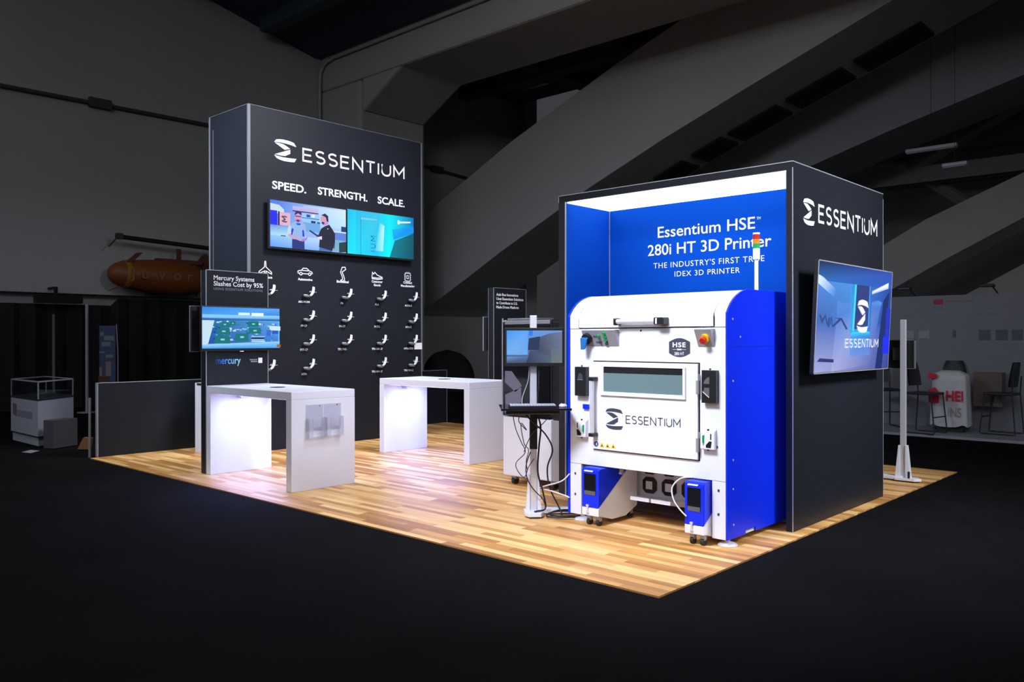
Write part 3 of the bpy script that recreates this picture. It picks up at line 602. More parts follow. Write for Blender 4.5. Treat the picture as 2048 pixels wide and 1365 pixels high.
# ================================================================== PRINTER
FY = 1.37; XL, XR = -1.812, -.262; BK = 2.74; ZB = .055
pr = thing('industrial_printer', 'big white and blue industrial 3D printer standing in the blue nook', '3D printer', (-1.04, 2.05, 0))
arc_pts = [(FY, 1.79)]
for k in range(1, 9):
    a = math.pi/2*k/8; arc_pts.append((FY+.37*(1-math.cos(a))*.55+.37*.45*k/8, 1.79+.19*math.sin(a)))
arc_pts += [(BK, 1.982)]
def side(x0, x1):
    P = [(FY-.006, ZB), (FY-.006, 1.79)]+[(y, z+.004) for y, z in arc_pts[1:-1]]+[(BK, 1.986), (BK, ZB), (1.83, ZB), (1.83, ZB+.03), (1.66, ZB+.03), (1.66, ZB)]
    return MB().prism([(x0, y, z) for y, z in P], (x1-x0, 0, 0))
side(XR-.016, XR).build('side_panel', BLUE, pr, bev=.002, label='blue right side panel'); side(XL, XL+.024).build('side_panel', BLUE, pr, bev=.002, label='blue left side panel')
m_ = MB(); m_.box(XR-.001, FY+.02, 1.528, XR+.0006, BK, 1.532); m_.build('panel_seam', mat('navy_seam', (.005, .01, .15), .5), pr)
for y, z in ((1.445, 1.743), (1.567, 1.606), (1.45, 1.268), (1.452, .66), (1.452, .438), (1.458, .162)): MB().cyl((XR, y, z), (XR+.004, y, z), .008, None, 10).build('bolt', CHROME, pr)
# fascia: frame around the opening below, door opening drawn by seams
xa, xb = XL+.024, XR-.016
m_ = MB(); m_.box(xa, FY, .50, xb, FY+.03, 1.678); m_.box(xa, FY, ZB, -1.668, FY+.03, .497); m_.box(-.395, FY, ZB, xb, FY+.03, .497)
m_.build('fascia', MWHITE, pr, bev=.002)
m_ = MB(); m_.box(xa, FY+.03, .52, xb, BK, 1.70); m_.build('core', MWHITE, pr)
m_ = MB(); m_.box(xa, FY+.004, 1.678, xb, FY+.02, 1.684); m_.box(xa, FY+.004, .497, xb, FY+.02, .501); m_.build('fascia_seams', BLACK, pr)
def skin_band(x0, x1, zlo, th=.012, front=0.0):
    P = [(FY-front, zlo), (FY-front, 1.79)]+[(y, z) for y, z in arc_pts[1:]]
    Q = [(y+th, z-th*.3 if z < 1.8 else z-th) for y, z in P]
    return MB().prism([(x0, y, z) for y, z in P]+[(x0, y, z) for y, z in Q[::-1]], (x1-x0, 0, 0))
skin_band(xa, -1.690, 1.684).build('hood_rim', MWHITE, pr); skin_band(-.373, xb, 1.684).build('hood_rim', MWHITE, pr)
lid = skin_band(-1.684, -.379, 1.690, front=.010).build('lid', MWHITE, pr, bev=.002)
for a in (-1.69, -.385): MB().box(a, FY-.006, 1.69, a+.014, FY+.02, 1.765).build('lid_hinge_gap', BLACK, lid)
m_ = MB(); m_.cyl((-1.24, FY-.065, 1.735), (-.86, FY-.065, 1.735), .021, None, 18); m_.build('lid_handle', CHROME, lid, smooth=False)
for a, b in ((-1.262, -1.237), (-.868, -.772)): MB().box(a, FY-.092, 1.705, b, FY-.010, 1.765).build('lid_handle_bracket', BLACK, lid, bev=.008)
MB().box(-.846, FY-.097, 1.712, -.832, FY-.091, 1.758).build('bracket_mark', PRINT, lid)
m_ = MB(); m_.cyl((-1.045, FY-.004, 1.66), (-1.045, FY+.005, 1.66), .008, None, 10); m_.build('lock', BLACK, pr)
# door
door = MB().box(-1.542, FY-.022, .648, -.52, FY-.002, 1.396)
dr = door.build('door', MWHITE, pr, bev=.003)
dr.location.x += .012
m_ = MB(); m_.box(-1.544+.012, FY-.003, .638, -.498, FY-.0005, 1.406); m_.build('door_gap', BLACK, pr)
m_ = MB()
for a in ((-1.45, 1.356, -.622, 1.368), (-1.45, 1.113, -.622, 1.145), (-1.45, 1.145, -1.412, 1.356), (-.644, 1.145, -.622, 1.356)): m_.box(a[0], FY-.040, a[1], a[2], FY-.022, a[3])
m_.build('window_frame', MWHITE, dr, bev=.003)
MB().box(-1.412, FY-.030, 1.145, -.644, FY-.0225, 1.356).build('window', WINDOW, dr)
m_ = MB(); m_.box(-1.412, FY-.032, 1.305, -.644, FY-.0285, 1.356); m_.build('window_blind', BLACK, dr)
m_ = MB(); m_.tube([(-1.505, FY-.075, 1.25), (-1.505, FY-.075, .775)], .019, 14); m_.build('door_handle', CHROME, dr, smooth=False)
for z in (1.235, .757): MB().box(-1.528, FY-.10, z, -1.478, FY-.02, z+.033).build('handle_bracket', BLACK, dr, bev=.008)
m_ = MB(); emblem_into(m_, PY, (-1.402, FY-.022, .827), .182, .180); m_.build('emblem', DKGREY, dr)
m_ = MB(); wordmark_into(m_, PY, (-1.19, FY-.022, .890), .515, .062, .0085, gap=.26); m_.build('wordmark', DKGREY, dr)
m_ = MB(); m_.cyl((-1.50, FY-.0235, .691), (-1.50, FY-.021, .691), .023, None, 24); m_.build('safety_sticker', mat('blue_sticker', (.01, .07, .40), .5), dr)
m_ = MB(); m_.box(-1.503, FY-.0245, .680, -1.488, FY-.0232, .703); m_.build('sticker_mark', PRINT, dr)
for x in (-1.439, -1.379, -1.32):
    MB().prism([(x-.025, FY-.022, .669), (x+.025, FY-.022, .669), (x, FY-.022, .710)], (0, -.0015, 0)).build('warning_sticker', YELLOW, dr)
    MB().prism([(x-.009, FY-.0235, .675), (x+.009, FY-.0235, .675), (x, FY-.0235, .692)], (0, -.0007, 0)).build('warning_mark', BLACK, dr)
for z in (1.215, .765): MB().box(-.512, FY-.045, z-.055, -.492, FY-.02, z+.055).box(-.502, FY-.035, z+.05, -.492, FY-.004, z+.10).build('door_hinge', GREY, pr, bev=.003)
MB().box(-1.635, FY-.02, .985, -1.575, FY-.002, 1.025).build('door_latch', BLUE, pr)
# badge
P = [(-.776, 1.478), (-.776, 1.568)]+[(-.776+.19*k/10, 1.568+.030*math.sin(math.pi*k/10)) for k in range(1, 10)]+[(-.586, 1.568), (-.586, 1.478)]+[(-.586-.19*k/10, 1.478-.030*math.sin(math.pi*k/10)) for k in range(1, 10)]
bd = MB().prism([(x, FY-.0005, z) for x, z in P], (0, -.004, 0)).build('badge', DKGREY, pr)
m_ = MB(); text_into(m_, 'HSE', PY, (-.741, FY-.0045, 1.525), .118, .038, off=.025, track=1.15); m_.box(-.741, FY-.006, 1.506, -.706, FY-.0045, 1.508); m_.box(-.656, FY-.006, 1.506, -.621, FY-.0045, 1.508); m_.box(-.701, FY-.006, 1.502, -.661, FY-.0045, 1.512)
text_into(m_, '280i HT', PY, (-.725, FY-.0045, 1.462), .088, .024, res=2); m_.build('badge_lettering', PRINT, bd)
# sloped control plates
def plate(x0, x1, name):
    m_ = MB(); m_.prism([(x0, FY, 1.670), (x0, FY-.068, 1.670), (x0, FY-.073, 1.664), (x0, FY-.004, 1.53), (x0, FY, 1.53)], (x1-x0, 0, 0)); return m_.build(name, GREY, pr, bev=.004)
def onp(x, t, d): return Vector((x, FY-.073+.069*t-d*.88, 1.664-.134*t-d*.46))
nrm = Vector((0, -.88, -.46)).normalized()
cp = plate(-1.610, -1.262, 'control_panel')
m_ = MB(); c0 = onp(-1.562, .47, 0); m_.cyl(c0, c0+nrm*.03, .048, None, 24); m_.build('switch_base', BLACK, cp)
m_ = MB(); q = c0+nrm*.03; m_.prism([q+Vector((-.045, 0, .025)), q+Vector((.03, 0, .02)), q+Vector((.0, 0, -.075)), q+Vector((-.04, 0, -.075))], nrm*.03); m_.build('rotary_switch', MBLUE, cp, bev=.005)
for x, t_ in ((-1.440, .35),): MB().cyl(onp(x, t_, 0), onp(x, t_, .014), .015, None, 14).build('button', GREEN, cp)
MB().cyl(onp(-1.437, .72, 0), onp(-1.437, .72, .014), .013, None, 14).build('button', DKGREY, cp)
for k in range(4): MB().cyl(onp(-1.375, .18+.21*k, 0), onp(-1.375, .18+.21*k, .014), .014, None, 14).build('button', GREEN if k < 3 else DKGREY, cp)
m_ = MB(); p = onp(-1.500, .36, .002); m_.box(p.x, p.y-.002, p.z-.004, p.x+.045, p.y, p.z+.004); p = onp(-1.485, .72, .002); m_.box(p.x, p.y-.002, p.z-.004, p.x+.028, p.y, p.z+.004); m_.build('panel_marks', DKGREY, cp)
ep = plate(-.512, -.368, 'emergency_panel')
c0 = onp(-.428, .48, 0)
m_ = MB(); m_.cyl(c0, c0+nrm*.02, .034, None, 24); m_.build('button_collar', YELLOW, ep)
m_ = MB(); m_.cyl(c0+nrm*.02, c0+nrm*.045, .017, None, 16); m_.lathe([(.025, 0), (.029, .008), (.024, .020), (.0, .023)], c0+nrm*.04, nrm, 20); m_.build('stop_button', RED, ep, smooth=False)
# viewing boxes
for x0, x1, nm in ((-1.700, -1.580, 'a'), (-.458, -.335, 'b')):
    fb = MB().box(x0, FY-.05, 1.098, x1, FY, 1.350).build('filter_box', BLACK, pr, bev=.003, label='black viewing box')
    if nm == 'a':
        MB().prism([(x0+.030, FY-.0505, 1.245), (x0+.090, FY-.0505, 1.24), (x0+.085, FY-.0505, 1.28), (x0+.06, FY-.0505, 1.30), (x0+.04, FY-.0505, 1.28)], (0, -.001, 0)).build('spool', DKGREY, fb)
        MB().box(x0+.03, FY-.052, 1.237, x0+.09, FY-.050, 1.241).build('spool_rim', GREY, fb)
    else:
        MB().prism([(x0+.018, FY-.0505, 1.245), (x0+.068, FY-.0505, 1.245), (x0+.068, FY-.0505, 1.30), (x0+.045, FY-.0505, 1.29), (x0+.025, FY-.0505, 1.27)], (0, -.001, 0)).build('spool', SAMPLED, fb)
        MB().prism([(x0+.018, FY-.0505, 1.185), (x0+.068, FY-.0505, 1.145), (x0+.068, FY-.0505, 1.215), (x0+.025, FY-.0505, 1.215)], (0, -.001, 0)).build('spool', SAMPLED, fb)
        MB().prism([(x0+.012, FY-.052, 1.187), (x0+.066, FY-.052, 1.145), (x0+.066, FY-.052, 1.139), (x0+.012, FY-.052, 1.181)], (0, -.001, 0)).build('spool_rim', PRINT, fb)
    m_ = MB(); xm = (x0+x1)/2
    for z in (1.352, 1.095): m_.box(xm-.005, FY-.03, z, xm+.005, FY-.02, z+.012)
    m_.build('box_clips', BLACK, fb)
for x0, x1, mir in ((-1.693, -1.585, 1), (-.470, -.354, -1)):
    P = [(FY, .90), (FY-.045, .875), (FY-.05, .745), (FY-.045, .74), (FY, .74)]
    fd = MB().prism([(x0, y, z) for y, z in P], (x1-x0, 0, 0)).build('filament_feeder', MWHITE, pr, bev=.003)
    xm = (x0+x1)/2
    X = lambda u: xm+(u*mir)
    yy = FY-.0495
    m_ = MB(); m_.box(X(-.036), yy-.001, .818, X(-.028), yy+.004, .862); m_.build('slot', BLACK, fd)
    m_ = MB(); m_.prism([(X(-.040), yy+.004, .805), (X(-.020), yy+.004, .805), (X(.008), yy+.004, .775), (X(.008), yy+.004, .755), (X(-.035), yy+.004, .755)], (0, -.006, 0)); m_.build('feed_window', BLACK, fd)
    m_ = MB(); m_.tube([(X(.032), yy, .850), (X(.032), yy, .785)], .009, 10); m_.build('indicator', GREEN, fd)
    m_ = MB(); m_.cyl((X(.032), yy-.008, .850), (X(.032), yy-.011, .850), .005, None, 8); m_.cyl((X(.032), yy-.008, .785), (X(.032), yy-.011, .785), .005, None, 8); m_.build('indicator_light', PRINT, fd)
    m_ = MB()
    for z in (.885, .730): m_.box(xm-.006, FY-.035, z, xm+.006, FY-.022, z+.012)
    m_.build('feeder_clips', BLACK, fd)
for x, z in ((-1.732, .41), (-1.732, .229), (-.339, .428), (-.340, .245), (-.352, 1.315), (-.352, .76)): MB().box(x-.008, FY-.004, z-.009, x+.008, FY+.002, z+.009).build('bolt', DKGREY, pr)
# leg columns behind the fascia, feet, under-frame with fans
m_ = MB(); m_.box(xa, FY+.03, ZB, -1.70, BK, .52); m_.box(-.36, FY+.03, ZB, xb, BK, .52); m_.build('leg_frame', MWHITE, pr)
for x, y in ((-1.69, 1.42), (-.30, 1.44), (-1.70, 2.60), (-.36, 2.60)):
    m_ = MB(); m_.lathe([(.075, 0), (.078, .008), (.06, .022), (.03, .030), (.018, .036), (.018, .056)], (x, y, 0), (0, 0, 1), 24); m_.build('levelling_foot', CHROME, pr)
MB().box(-1.69, 1.92, .165, -.37, 1.94, .52).build('fan_panel', MWHITE, pr)
for j, z in enumerate((.285, .455)):
    for x in (-1.315, -1.115, -.915, -.715):
        f_ = MB(); oct_ = [(x+.072*cx_, 1.92, z+.072*cz_) for cx_, cz_ in ((-.55, -1), (.55, -1), (1, -.55), (1, .55), (.55, 1), (-.55, 1), (-1, .55), (-1, -.55))]
        fo = f_.prism(oct_, (0, -.02, 0)).build('fan', BLACK, pr, bev=.006)
        MB().box(x-.034, 1.897, z-.036, x+.034, 1.901, z+.036).build('fan_label', PRINT, fo, bev=.01)
m_ = MB()
for x in (-1.33, -1.12): m_.prism([(x, 1.90, .185), (x, 1.90, .135), (x+.02, 1.60, .20), (x+.02, 1.60, .232)], (.19, 0, 0))
m_.box(-1.47, 1.87, .155, -.40, 1.91, .185); m_.build('cable_tray', MWHITE, pr)
for x in (-1.475, -1.285): MB().box(x-.012, FY+.05, .455, x+.012, FY+.08, .50).box(x-.016, FY+.045, .445, x+.016, FY+.085, .458).build('under_bolt', GREY, pr)
# stack light on the roof
sx, sy_ = -.388, 2.10
sl = MB().cyl((sx, sy_, 1.975), (sx, sy_, 2.26), .0155, None, 14).build('stack_light_pole', MWHITE, pr)
for z0_, z1_, mt, nm in ((2.255, 2.345, MWHITE, 'stack_light_base'), (2.345, 2.385, GREEN, 'green_lens'), (2.385, 2.422, ORANGE, 'orange_lens'), (2.422, 2.462, RED, 'red_lens'), (2.462, 2.477, MWHITE, 'stack_light_cap')):
    MB().cyl((sx, sy_, z0_), (sx, sy_, z1_), .0285, None, 20).build(nm, mt, sl)

# material carts under the printer
def cart(x0, w, back, lbl):
    y0 = 1.262; x1 = x0+w
    t = thing('material_cart', lbl, 'material cart', (x0+w/2, y0+.25, 0), 'blue fronted material carts')
    P = [(y0, .155), (y0, .478), (y0+.02, .492), (y0+.46, .492), (y0+.44, .455)]
    MB().prism([(x0, y, z) for y, z in P], (w, 0, 0)).build('hopper', BLUE, t, bev=.008)
    Q = [(y0, .153), (y0+.44, .455), (back, .455), (back, .11), (y0+.40, .040), (y0+.20, .040), (y0+.03, .088), (y0, .088)]
    MB().prism([(x0+.001, y, z) for y, z in Q], (w-.002, 0, 0)).build('base', MWHITE, t, bev=.004)
    MB().box(x0+.025, y0-.002, .265, x1-.028, y0+.002, .445).build('window', GLOSS, t, bev=.001, label='dark window in the blue front')
    MB().box(x0+.030, y0-.004, .265, x1-.033, y0-.001, .300).build('pellets', SAMPLED, t)
    m_ = MB(); m_.prism([(x0+.025, y0-.002, .462), (x0+.115, y0-.002, .462), (x0+.125, y0-.002, .474), (x0+.035, y0-.002, .474)], (0, -.002, 0)); m_.build('logo_mark', PRINT, t)
    m_ = MB(); xm = x0+.065; m_.box(xm-.012, y0-.014, .165, xm+.014, y0, .182); m_.box(xm-.008, y0-.012, .110, xm+.008, y0, .172); m_.box(xm-.013, y0-.008, .105, xm+.013, y0, .122); m_.build('latch', CHROME, t, bev=.002)
    for k, (xx, yy_) in enumerate(((x0+.045, y0+.055), (x1-.035, y0+.055), (x0+.045, back-.06), (x1-.035, back-.06))):
        top = .088 if k < 2 else .11
        c_ = MB(); c_.cyl((xx-.014, yy_, .030), (xx+.014, yy_, .030), .030, None, 18)
        co = c_.build('caster', RUBBER, t)
        MB().box(xx-.020, yy_-.018, .040, xx+.020, yy_+.018, top).build('caster_fork', GREY, co, bev=.004)
    return t
cart(-1.578, .178, 1.84, 'blue fronted material cart rolled under the printer beside its left leg')
cart(-.574, .170, 1.75, 'blue fronted material cart rolled under the printer beside its right leg')

# ================================================================== WORKSTATION STAND in front of the cabinet
def place(t, rz): t.rotation_euler = (0, 0, rz)
RZ = math.radians(46)
PCX, PCY = -2.135, 1.27
ws = thing('monitor_stand', 'white pole stand with keyboard tray and black lower sleeve left of the printer', 'stand', (PCX, PCY, 0), rz=RZ)
# local frame: +x = viewer's right, -y towards the viewer
MB().box(-.030, -.02, .04, .030, .02, 1.805).build('pole', CHROME, ws, bev=.004, local=True)
m_ = MB(); m_.box(-.034, -.024, .60, .034, .024, .97); m_.build('sleeve', BLACK, ws, local=True, label='black lower pole sleeve')
m_ = MB(); m_.prism([(-.032, -.026, .36), (.032, -.026, .36), (.032, .026, .36), (-.032, .026, .36)], (0, 0, .002))
for sg in (-1, 1): m_.prism([(sg*.034, -.03, .37), (sg*.044, -.03, .37), (sg*.072, -.03, .035), (sg*.034, -.03, .035)], (0, .06, 0))
m_.build('gusset', MWHITE, ws, local=True)
m_ = MB(); m_.prism([(-.085, -.10, .015), (-.055, -.165, .015), (.055, -.165, .015), (.085, -.10, .015), (.085, .06, .015), (-.085, .06, .015)], (0, 0, .035)); m_.box(-.05, .0, .015, .43, .09, .055); m_.build('base', MWHITE, ws, local=True, bev=.004)
MB().box(-.045, -.155, 0, .045, -.11, .016).build('foot_pad', RUBBER, ws, local=True); MB().box(.36, .01, 0, .41, .08, .016).build('foot_pad', RUBBER, ws, local=True)
tr = MB().box(-.315, -.50, .985, .285, -.03, 1.005).build('tray', GLOSS, ws, local=True, bev=.002)
MB().box(-.27, -.40, .945, .20, -.06, .985).build('tray_bracket', BLACK, tr, local=True, bev=.01)
mn = thing('monitor', 'black framed computer monitor with bluish screen on the white pole stand', 'monitor', (PCX, PCY, 1.35), rz=RZ)
MB().box(-.262, -.085, 0, .268, -.045, .342).build('housing', BLACK, mn, local=True, bev=.004)
MB().box(-.06, -.045, .09, .06, -.021, .25).build('bracket', BLACK, mn, local=True)
def pic_local(parent, org, w, h, layers):
    vs = []; fs = []; cols = []
    for i, (pts, c) in enumerate(layers):
        n = len(vs); cl_ = c if isinstance(c, list) else [c]*len(pts)
        for (x, y), k in zip(pts, cl_): vs.append((org[0]+x*w, org[1]-.0003*i, org[2]+y*h)); cols.append((*lin(k), 1))
        fs.append(tuple(range(n, n+len(pts))))
    me = bpy.data.meshes.new('screen'); me.from_pydata(vs, [], fs); me.update()
    at = me.color_attributes.new('Col', 'FLOAT_COLOR', 'POINT')
    for i, k in enumerate(cols): at.data[i].color = k
    me.materials.append(PIC); o = bpy.data.objects.new('screen', me); COL.objects.link(o); o.parent = parent; return o
pic_local(mn, (-.245, -.0865, .028), .497, .290, [(rc(0, 0, 1, 1), [(60, 75, 115), (70, 80, 110), (110, 150, 215), (70, 160, 250)]), ([(0, .25), (.38, .25), (.38, 1), (0, 1)], [(120, 175, 240), (110, 165, 235), (90, 165, 245), (60, 150, 250)]),
    (rc(0, 0, .42, .20), [(70, 85, 120), (60, 75, 110), (80, 110, 160), (110, 150, 205)]), (rc(.40, .85, .47, 1), (40, 120, 240)), ([(.38, .40), (.60, .40), (.60, .82), (.40, .76)], (35, 50, 85)), ([(.60, .80), (.75, .90), (1, .96), (1, 0), (.35, 0), (.42, .38), (.58, .40)], [(70, 85, 120), (90, 100, 130), (110, 120, 160), (95, 110, 125), (45, 55, 90), (60, 75, 110), (60, 70, 100)]), (rc(.80, 0, 1, .45), [(100, 115, 115), (110, 122, 120), (105, 115, 140), (95, 105, 130)])])
kb = thing('keyboard', 'dark grey keyboard lying on the tray of the pole stand', 'keyboard', (PCX, PCY, 1.005), rz=RZ)
MB().box(-.24, -.44, .0005, .16, -.27, .018).build('base', BLACK, kb, local=True, bev=.003)
m_ = MB()
for r in range(5):
    for c in range(16): m_.box(-.232+.0245*c, -.432+.032*r, .018, -.232+.0245*c+.02, -.432+.032*r+.026, .026)
m_.build('keys', mat('grey_keys', (.42, .44, .52), .4), kb, local=True)
ms = MB(); ms.lathe([(.032, 0), (.036, .008), (.030, .022), (.016, .031), (0, .034)], (0, 0, .0005), (0, 0, 1), 20)
ms_o = thing('computer_mouse', 'silver mouse lying on the tray right of the keyboard', 'computer mouse', (PCX+math.cos(RZ)*.225+math.sin(RZ)*.36, PCY+math.sin(RZ)*.225-math.cos(RZ)*.36, 1.005), rz=RZ)
ms.build('body', CHROME, ms_o, local=True, smooth=True); MB().box(-.010, -.02, .031, .010, -.004, .036).build('wheel', BLACK, ms_o, local=True)
def L2W(x, y, z): return Vector((PCX+math.cos(RZ)*x-math.sin(RZ)*y, PCY+math.sin(RZ)*x+math.cos(RZ)*y, z))
def cable(pts, r, m, lbl): 
    mb = MB(); mb.tube(smooth_path([L2W(*p) for p in pts], 7), r, 7); o = mb.build('cable', m, smooth=True); tag(o, lbl, 'cable', 'cables of the pole stand'); return o
cable([(.05, -.03, 1.34), (.045, -.05, 1.15), (.035, -.05, 1.01), (.03, -.07, .93), (.06, -.07, .80), (.045, -.06, .62), (.035, -.06, .40), (.08, -.07, .22), (.10, -.09, .08), (.02, -.12, .06), (.0, -.14, .062)], .008, BLACK, 'thick black cable running straight down the white pole')
cable([(-.10, -.10, .94), (-.02, -.12, .86), (.10, -.10, .74), (.165, -.08, .60), (.12, -.07, .44), (.14, -.07, .26), (.22, -.10, .09), (.24, -.14, .03), (.18, -.17, .012)], .007, BLACK, 'black cable bowing out to the right of the white pole')
cable([(-.20, -.20, .94), (-.17, -.16, .80), (-.12, -.12, .68), (-.08, -.08, .58), (-.16, -.08, .49), (-.15, -.09, .42), (-.09, -.10, .36), (-.05, -.09, .45), (.0, -.07, .52)], .004, DKGREY, 'thin grey cable looping left of the white pole')
cable([(-.13, -.18, .94), (-.14, -.14, .86), (-.07, -.10, .78), (-.12, -.09, .84), (-.09, -.08, .66), (-.05, -.08, .60), (-.07, -.07, .50), (-.06, -.07, .42)], .004, DKGREY, 'thin grey cable tangled below the left half of the tray')
cable([(.19, -.12, .93), (.14, -.08, .90), (.08, -.05, .83), (.0, -.05, .76), (-.06, -.06, .66), (-.09, -.07, .58)], .004, DKGREY, 'thin grey cable crossing behind the black sleeve')
cable([(-.03, -.05, .58), (-.07, -.06, .46), (-.06, -.07, .34), (.0, -.08, .24), (.07, -.09, .17), (.10, -.10, .10)], .005, BLACK, 'thin black cable slanting across the foot of the white pole')
lp = []
for k in range(26):
    a = 2*math.pi*k/12; lp.append((.26+.17*math.cos(a)+.01*k/4, -.135+.075*math.sin(a), .012+.001*k+.03*max(0, math.sin(a))))
cable(lp, .007, BLACK, 'coil of black cable lying on the wood beside the stand foot')
cable([(-.04, -.03, 1.34), (-.05, -.04, 1.22), (-.10, -.06, 1.08), (-.11, -.10, 1.015)], .004, GREY, 'thin pale cable between the monitor and the tray')
wc = MB(); wc.tube(smooth_path([(-1.79, 1.36, .40), (-1.86, 1.33, .33), (-2.03, 1.30, .27), (-2.10, 1.30, .235), (-2.00, 1.32, .235), (-1.85, 1.34, .21), (-1.79, 1.36, .19)], 7), .006, 7)
tag(wc.build('cable', MWHITE, smooth=True), 'white hose looping out of the left side of the printer', 'hose')
wc = MB(); wc.tube(smooth_path([(-.545, 1.34, .51), (-.62, 1.29, .50), (-.675, 1.25, .43), (-.655, 1.235, .34), (-.60, 1.235, .27), (-.545, 1.245, .22)], 7), .006, 7)
tag(wc.build('cable', MWHITE, smooth=True), 'white hose arching into the right hand material cart', 'hose')

# ------------------------------------------------------------------ dry cabinet behind the stand
cb = thing('drying_cabinet', 'white cabinet with black glossy upper front standing behind the pole stand', 'cabinet', (-3.1, 2.65, 0))
MB().box(-3.48, 2.30, .095, -2.79, 2.95, .745).build('body', MWHITE, cb, bev=.012)
MB().box(-3.48, 2.305, .75, -2.79, 2.95, 1.80).build('upper_body', PANEL2, cb, bev=.03, seg=4)
MB().box(-3.47, 2.292, .755, -2.80, 2.304, 1.74).build('glass_door', GLOSS, cb)
MB().tube(smooth_path([(-3.475, 2.29, .755), (-3.475, 2.29, 1.74), (-3.465, 2.29, 1.78), (-3.43, 2.30, 1.795)], 4), .008, 8).build('door_trim', TRIM, cb)
MB().box(-3.45, 2.296, 1.752, -2.80, 2.306, 1.795).build('top_trim', GREY, cb, bev=.01)
MB().box(-2.79, 2.31, .095, -2.667, 2.80, .74).build('side_column', GREY, cb, bev=.01); MB().box(-2.79, 2.31, .742, -2.667, 2.80, 1.785).build('side_column', BLACK, cb, bev=.02, label='black upper side column')
m_ = MB()
for p in ([(-3.44, 1.243), (-3.34, 1.243), (-3.19, 1.089), (-3.285, 1.017), (-3.44, 1.116)], [(-3.44, .98), (-3.20, 1.07), (-3.20, .91), (-3.43, .80)]): m_.prism([(x, 2.292, z) for x, z in p], (0, -.0015, 0))
m_.build('emblem', mat('slate_mark', (.17, .17, .24), .4), cb)
for x, y in ((-3.36, 2.37), (-2.80, 2.37), (-3.36, 2.86), (-2.80, 2.86)):
    c_ = MB().cyl((x-.02, y, .042), (x+.02, y, .042), .042, None, 16).build('caster', RUBBER, cb); MB().box(x-.03, y-.03, .06, x+.03, y+.03, .10).build('caster_plate', GREY, c_)
lt = thing('laptop', 'closed slim laptop lying on top of the cabinet', 'laptop', (-3.25, 2.45, 1.80))
MB().box(-3.44, 2.33, 1.801, -3.0, 2.60, 1.812).build('base', GREY, lt, bev=.003); MB().box(-3.44, 2.33, 1.8125, -3.0, 2.60, 1.820).build('lid', TRIM, lt, bev=.003)

# ------------------------------------------------------------------ second pole stand behind the booth
w2 = thing('monitor_stand', 'white pole stand at the back right corner of the wooden floor', 'stand', (-.265, 5.42, 0))
MB().box(-.030, -.02, .04, .030, .02, 1.805).build('pole', CHROME, w2, bev=.004, local=True)
m_ = MB()
for sg in (-1, 1): m_.prism([(sg*.030, -.035, .40), (sg*.044, -.035, .40), (sg*.080, -.035, .035), (sg*.030, -.035, .035)], (0, .07, 0))
m_.build('gusset', MWHITE, w2, local=True)
m_ = MB(); m_.prism([(-.07, -.09, .015), (.14, -.09, .015), (.20, -.03, .015), (.14, .05, .015), (-.07, .05, .015)], (0, 0, .03)); m_.box(-.62, -.05, .015, .0, .04, .055); m_.build('base', MWHITE, w2, local=True, bev=.004)
MB().box(.07, -.085, .045, .09, -.065, .12).build('lock_pin', BLACK, w2, local=True); MB().box(.05, -.06, 0, .12, -.01, .016).build('foot_pad', RUBBER, w2, local=True); MB().box(-.6, -.04, 0, -.54, .03, .016).build('foot_pad', RUBBER, w2, local=True)
m2 = thing('monitor', 'dark monitor back mounted on the far pole stand', 'monitor', (-.265, 5.42, 1.25))
MB().box(-.42, .045, .01, .105, .085, .325).build('housing', BLACK, m2, local=True, bev=.004)
m_ = MB(); m_.box(.100, .043, .005, .107, .09, .33); m_.box(-.42, .043, .323, .107, .09, .330); m_.box(-.42, .043, .004, .107, .09, .010); m_.build('bezel', GREYTRIM, m2, local=True)
MB().box(-.12, .021, .10, .02, .045, .24).build('bracket', RUBBER, m2, local=True)

# ================================================================== HALL BACKGROUND, left side
dg_ = MB(); n = 130; vs = []
for i in range(n+1):
    y = -6+ (12.6+6)*i/n; dx = .06*math.sin(i*1.9)+.03*math.sin(i*.7)
    vs += [(-17.95+dx, y, 0), (-17.95+dx, y, 2.42 if y < 3.9 else 2.60)]
dg_.add(vs, [(2*i, 2*i+2, 2*i+3, 2*i+1) for i in range(n)])
dro = dg_.build('curtain', DRAPE); s_ = dro.modifiers.new('thick', 'SOLIDIFY'); s_.thickness = .02
tag(dro, 'long black curtain hanging along the foot of the hall side wall', 'curtain')
m_ = MB(); m_.cyl((-16.3, 2.69, 0), (-16.3, 2.69, 2.37), .035, None, 10); m_.cyl((-16.3, 2.69, 0), (-16.3, 2.69, .02), .2, None, 16); tag(m_.build('drape_pole', GREY), 'grey upright pole in front of the black curtain, near the banner', 'pole')
m_ = MB(); m_.cyl((-13.2, .98, 0), (-13.2, .98, 2.05), .025, None, 10); m_.cyl((-13.2, .98, 0), (-13.2, .98, .02), .18, None, 16); tag(m_.build('drape_pole', mat('dull_bronze', (.09, .065, .05), .5)), 'thin brownish pole standing behind the glass display case', 'pole')
m_ = MB(); m_.box(-17.8, 2.1, 2.43, -17.5, 3.05, 2.60); m_.cyl((-17.6, 2.5, 2.6), (-17.6, 2.5, 2.80), .04, None, 10); m_.box(-17.998, 2.46, 2.76, -17.58, 2.54, 2.80); tag(m_.build('screen_housing', DRAPE), 'black roller screen housing hanging above the curtain', 'projector screen')
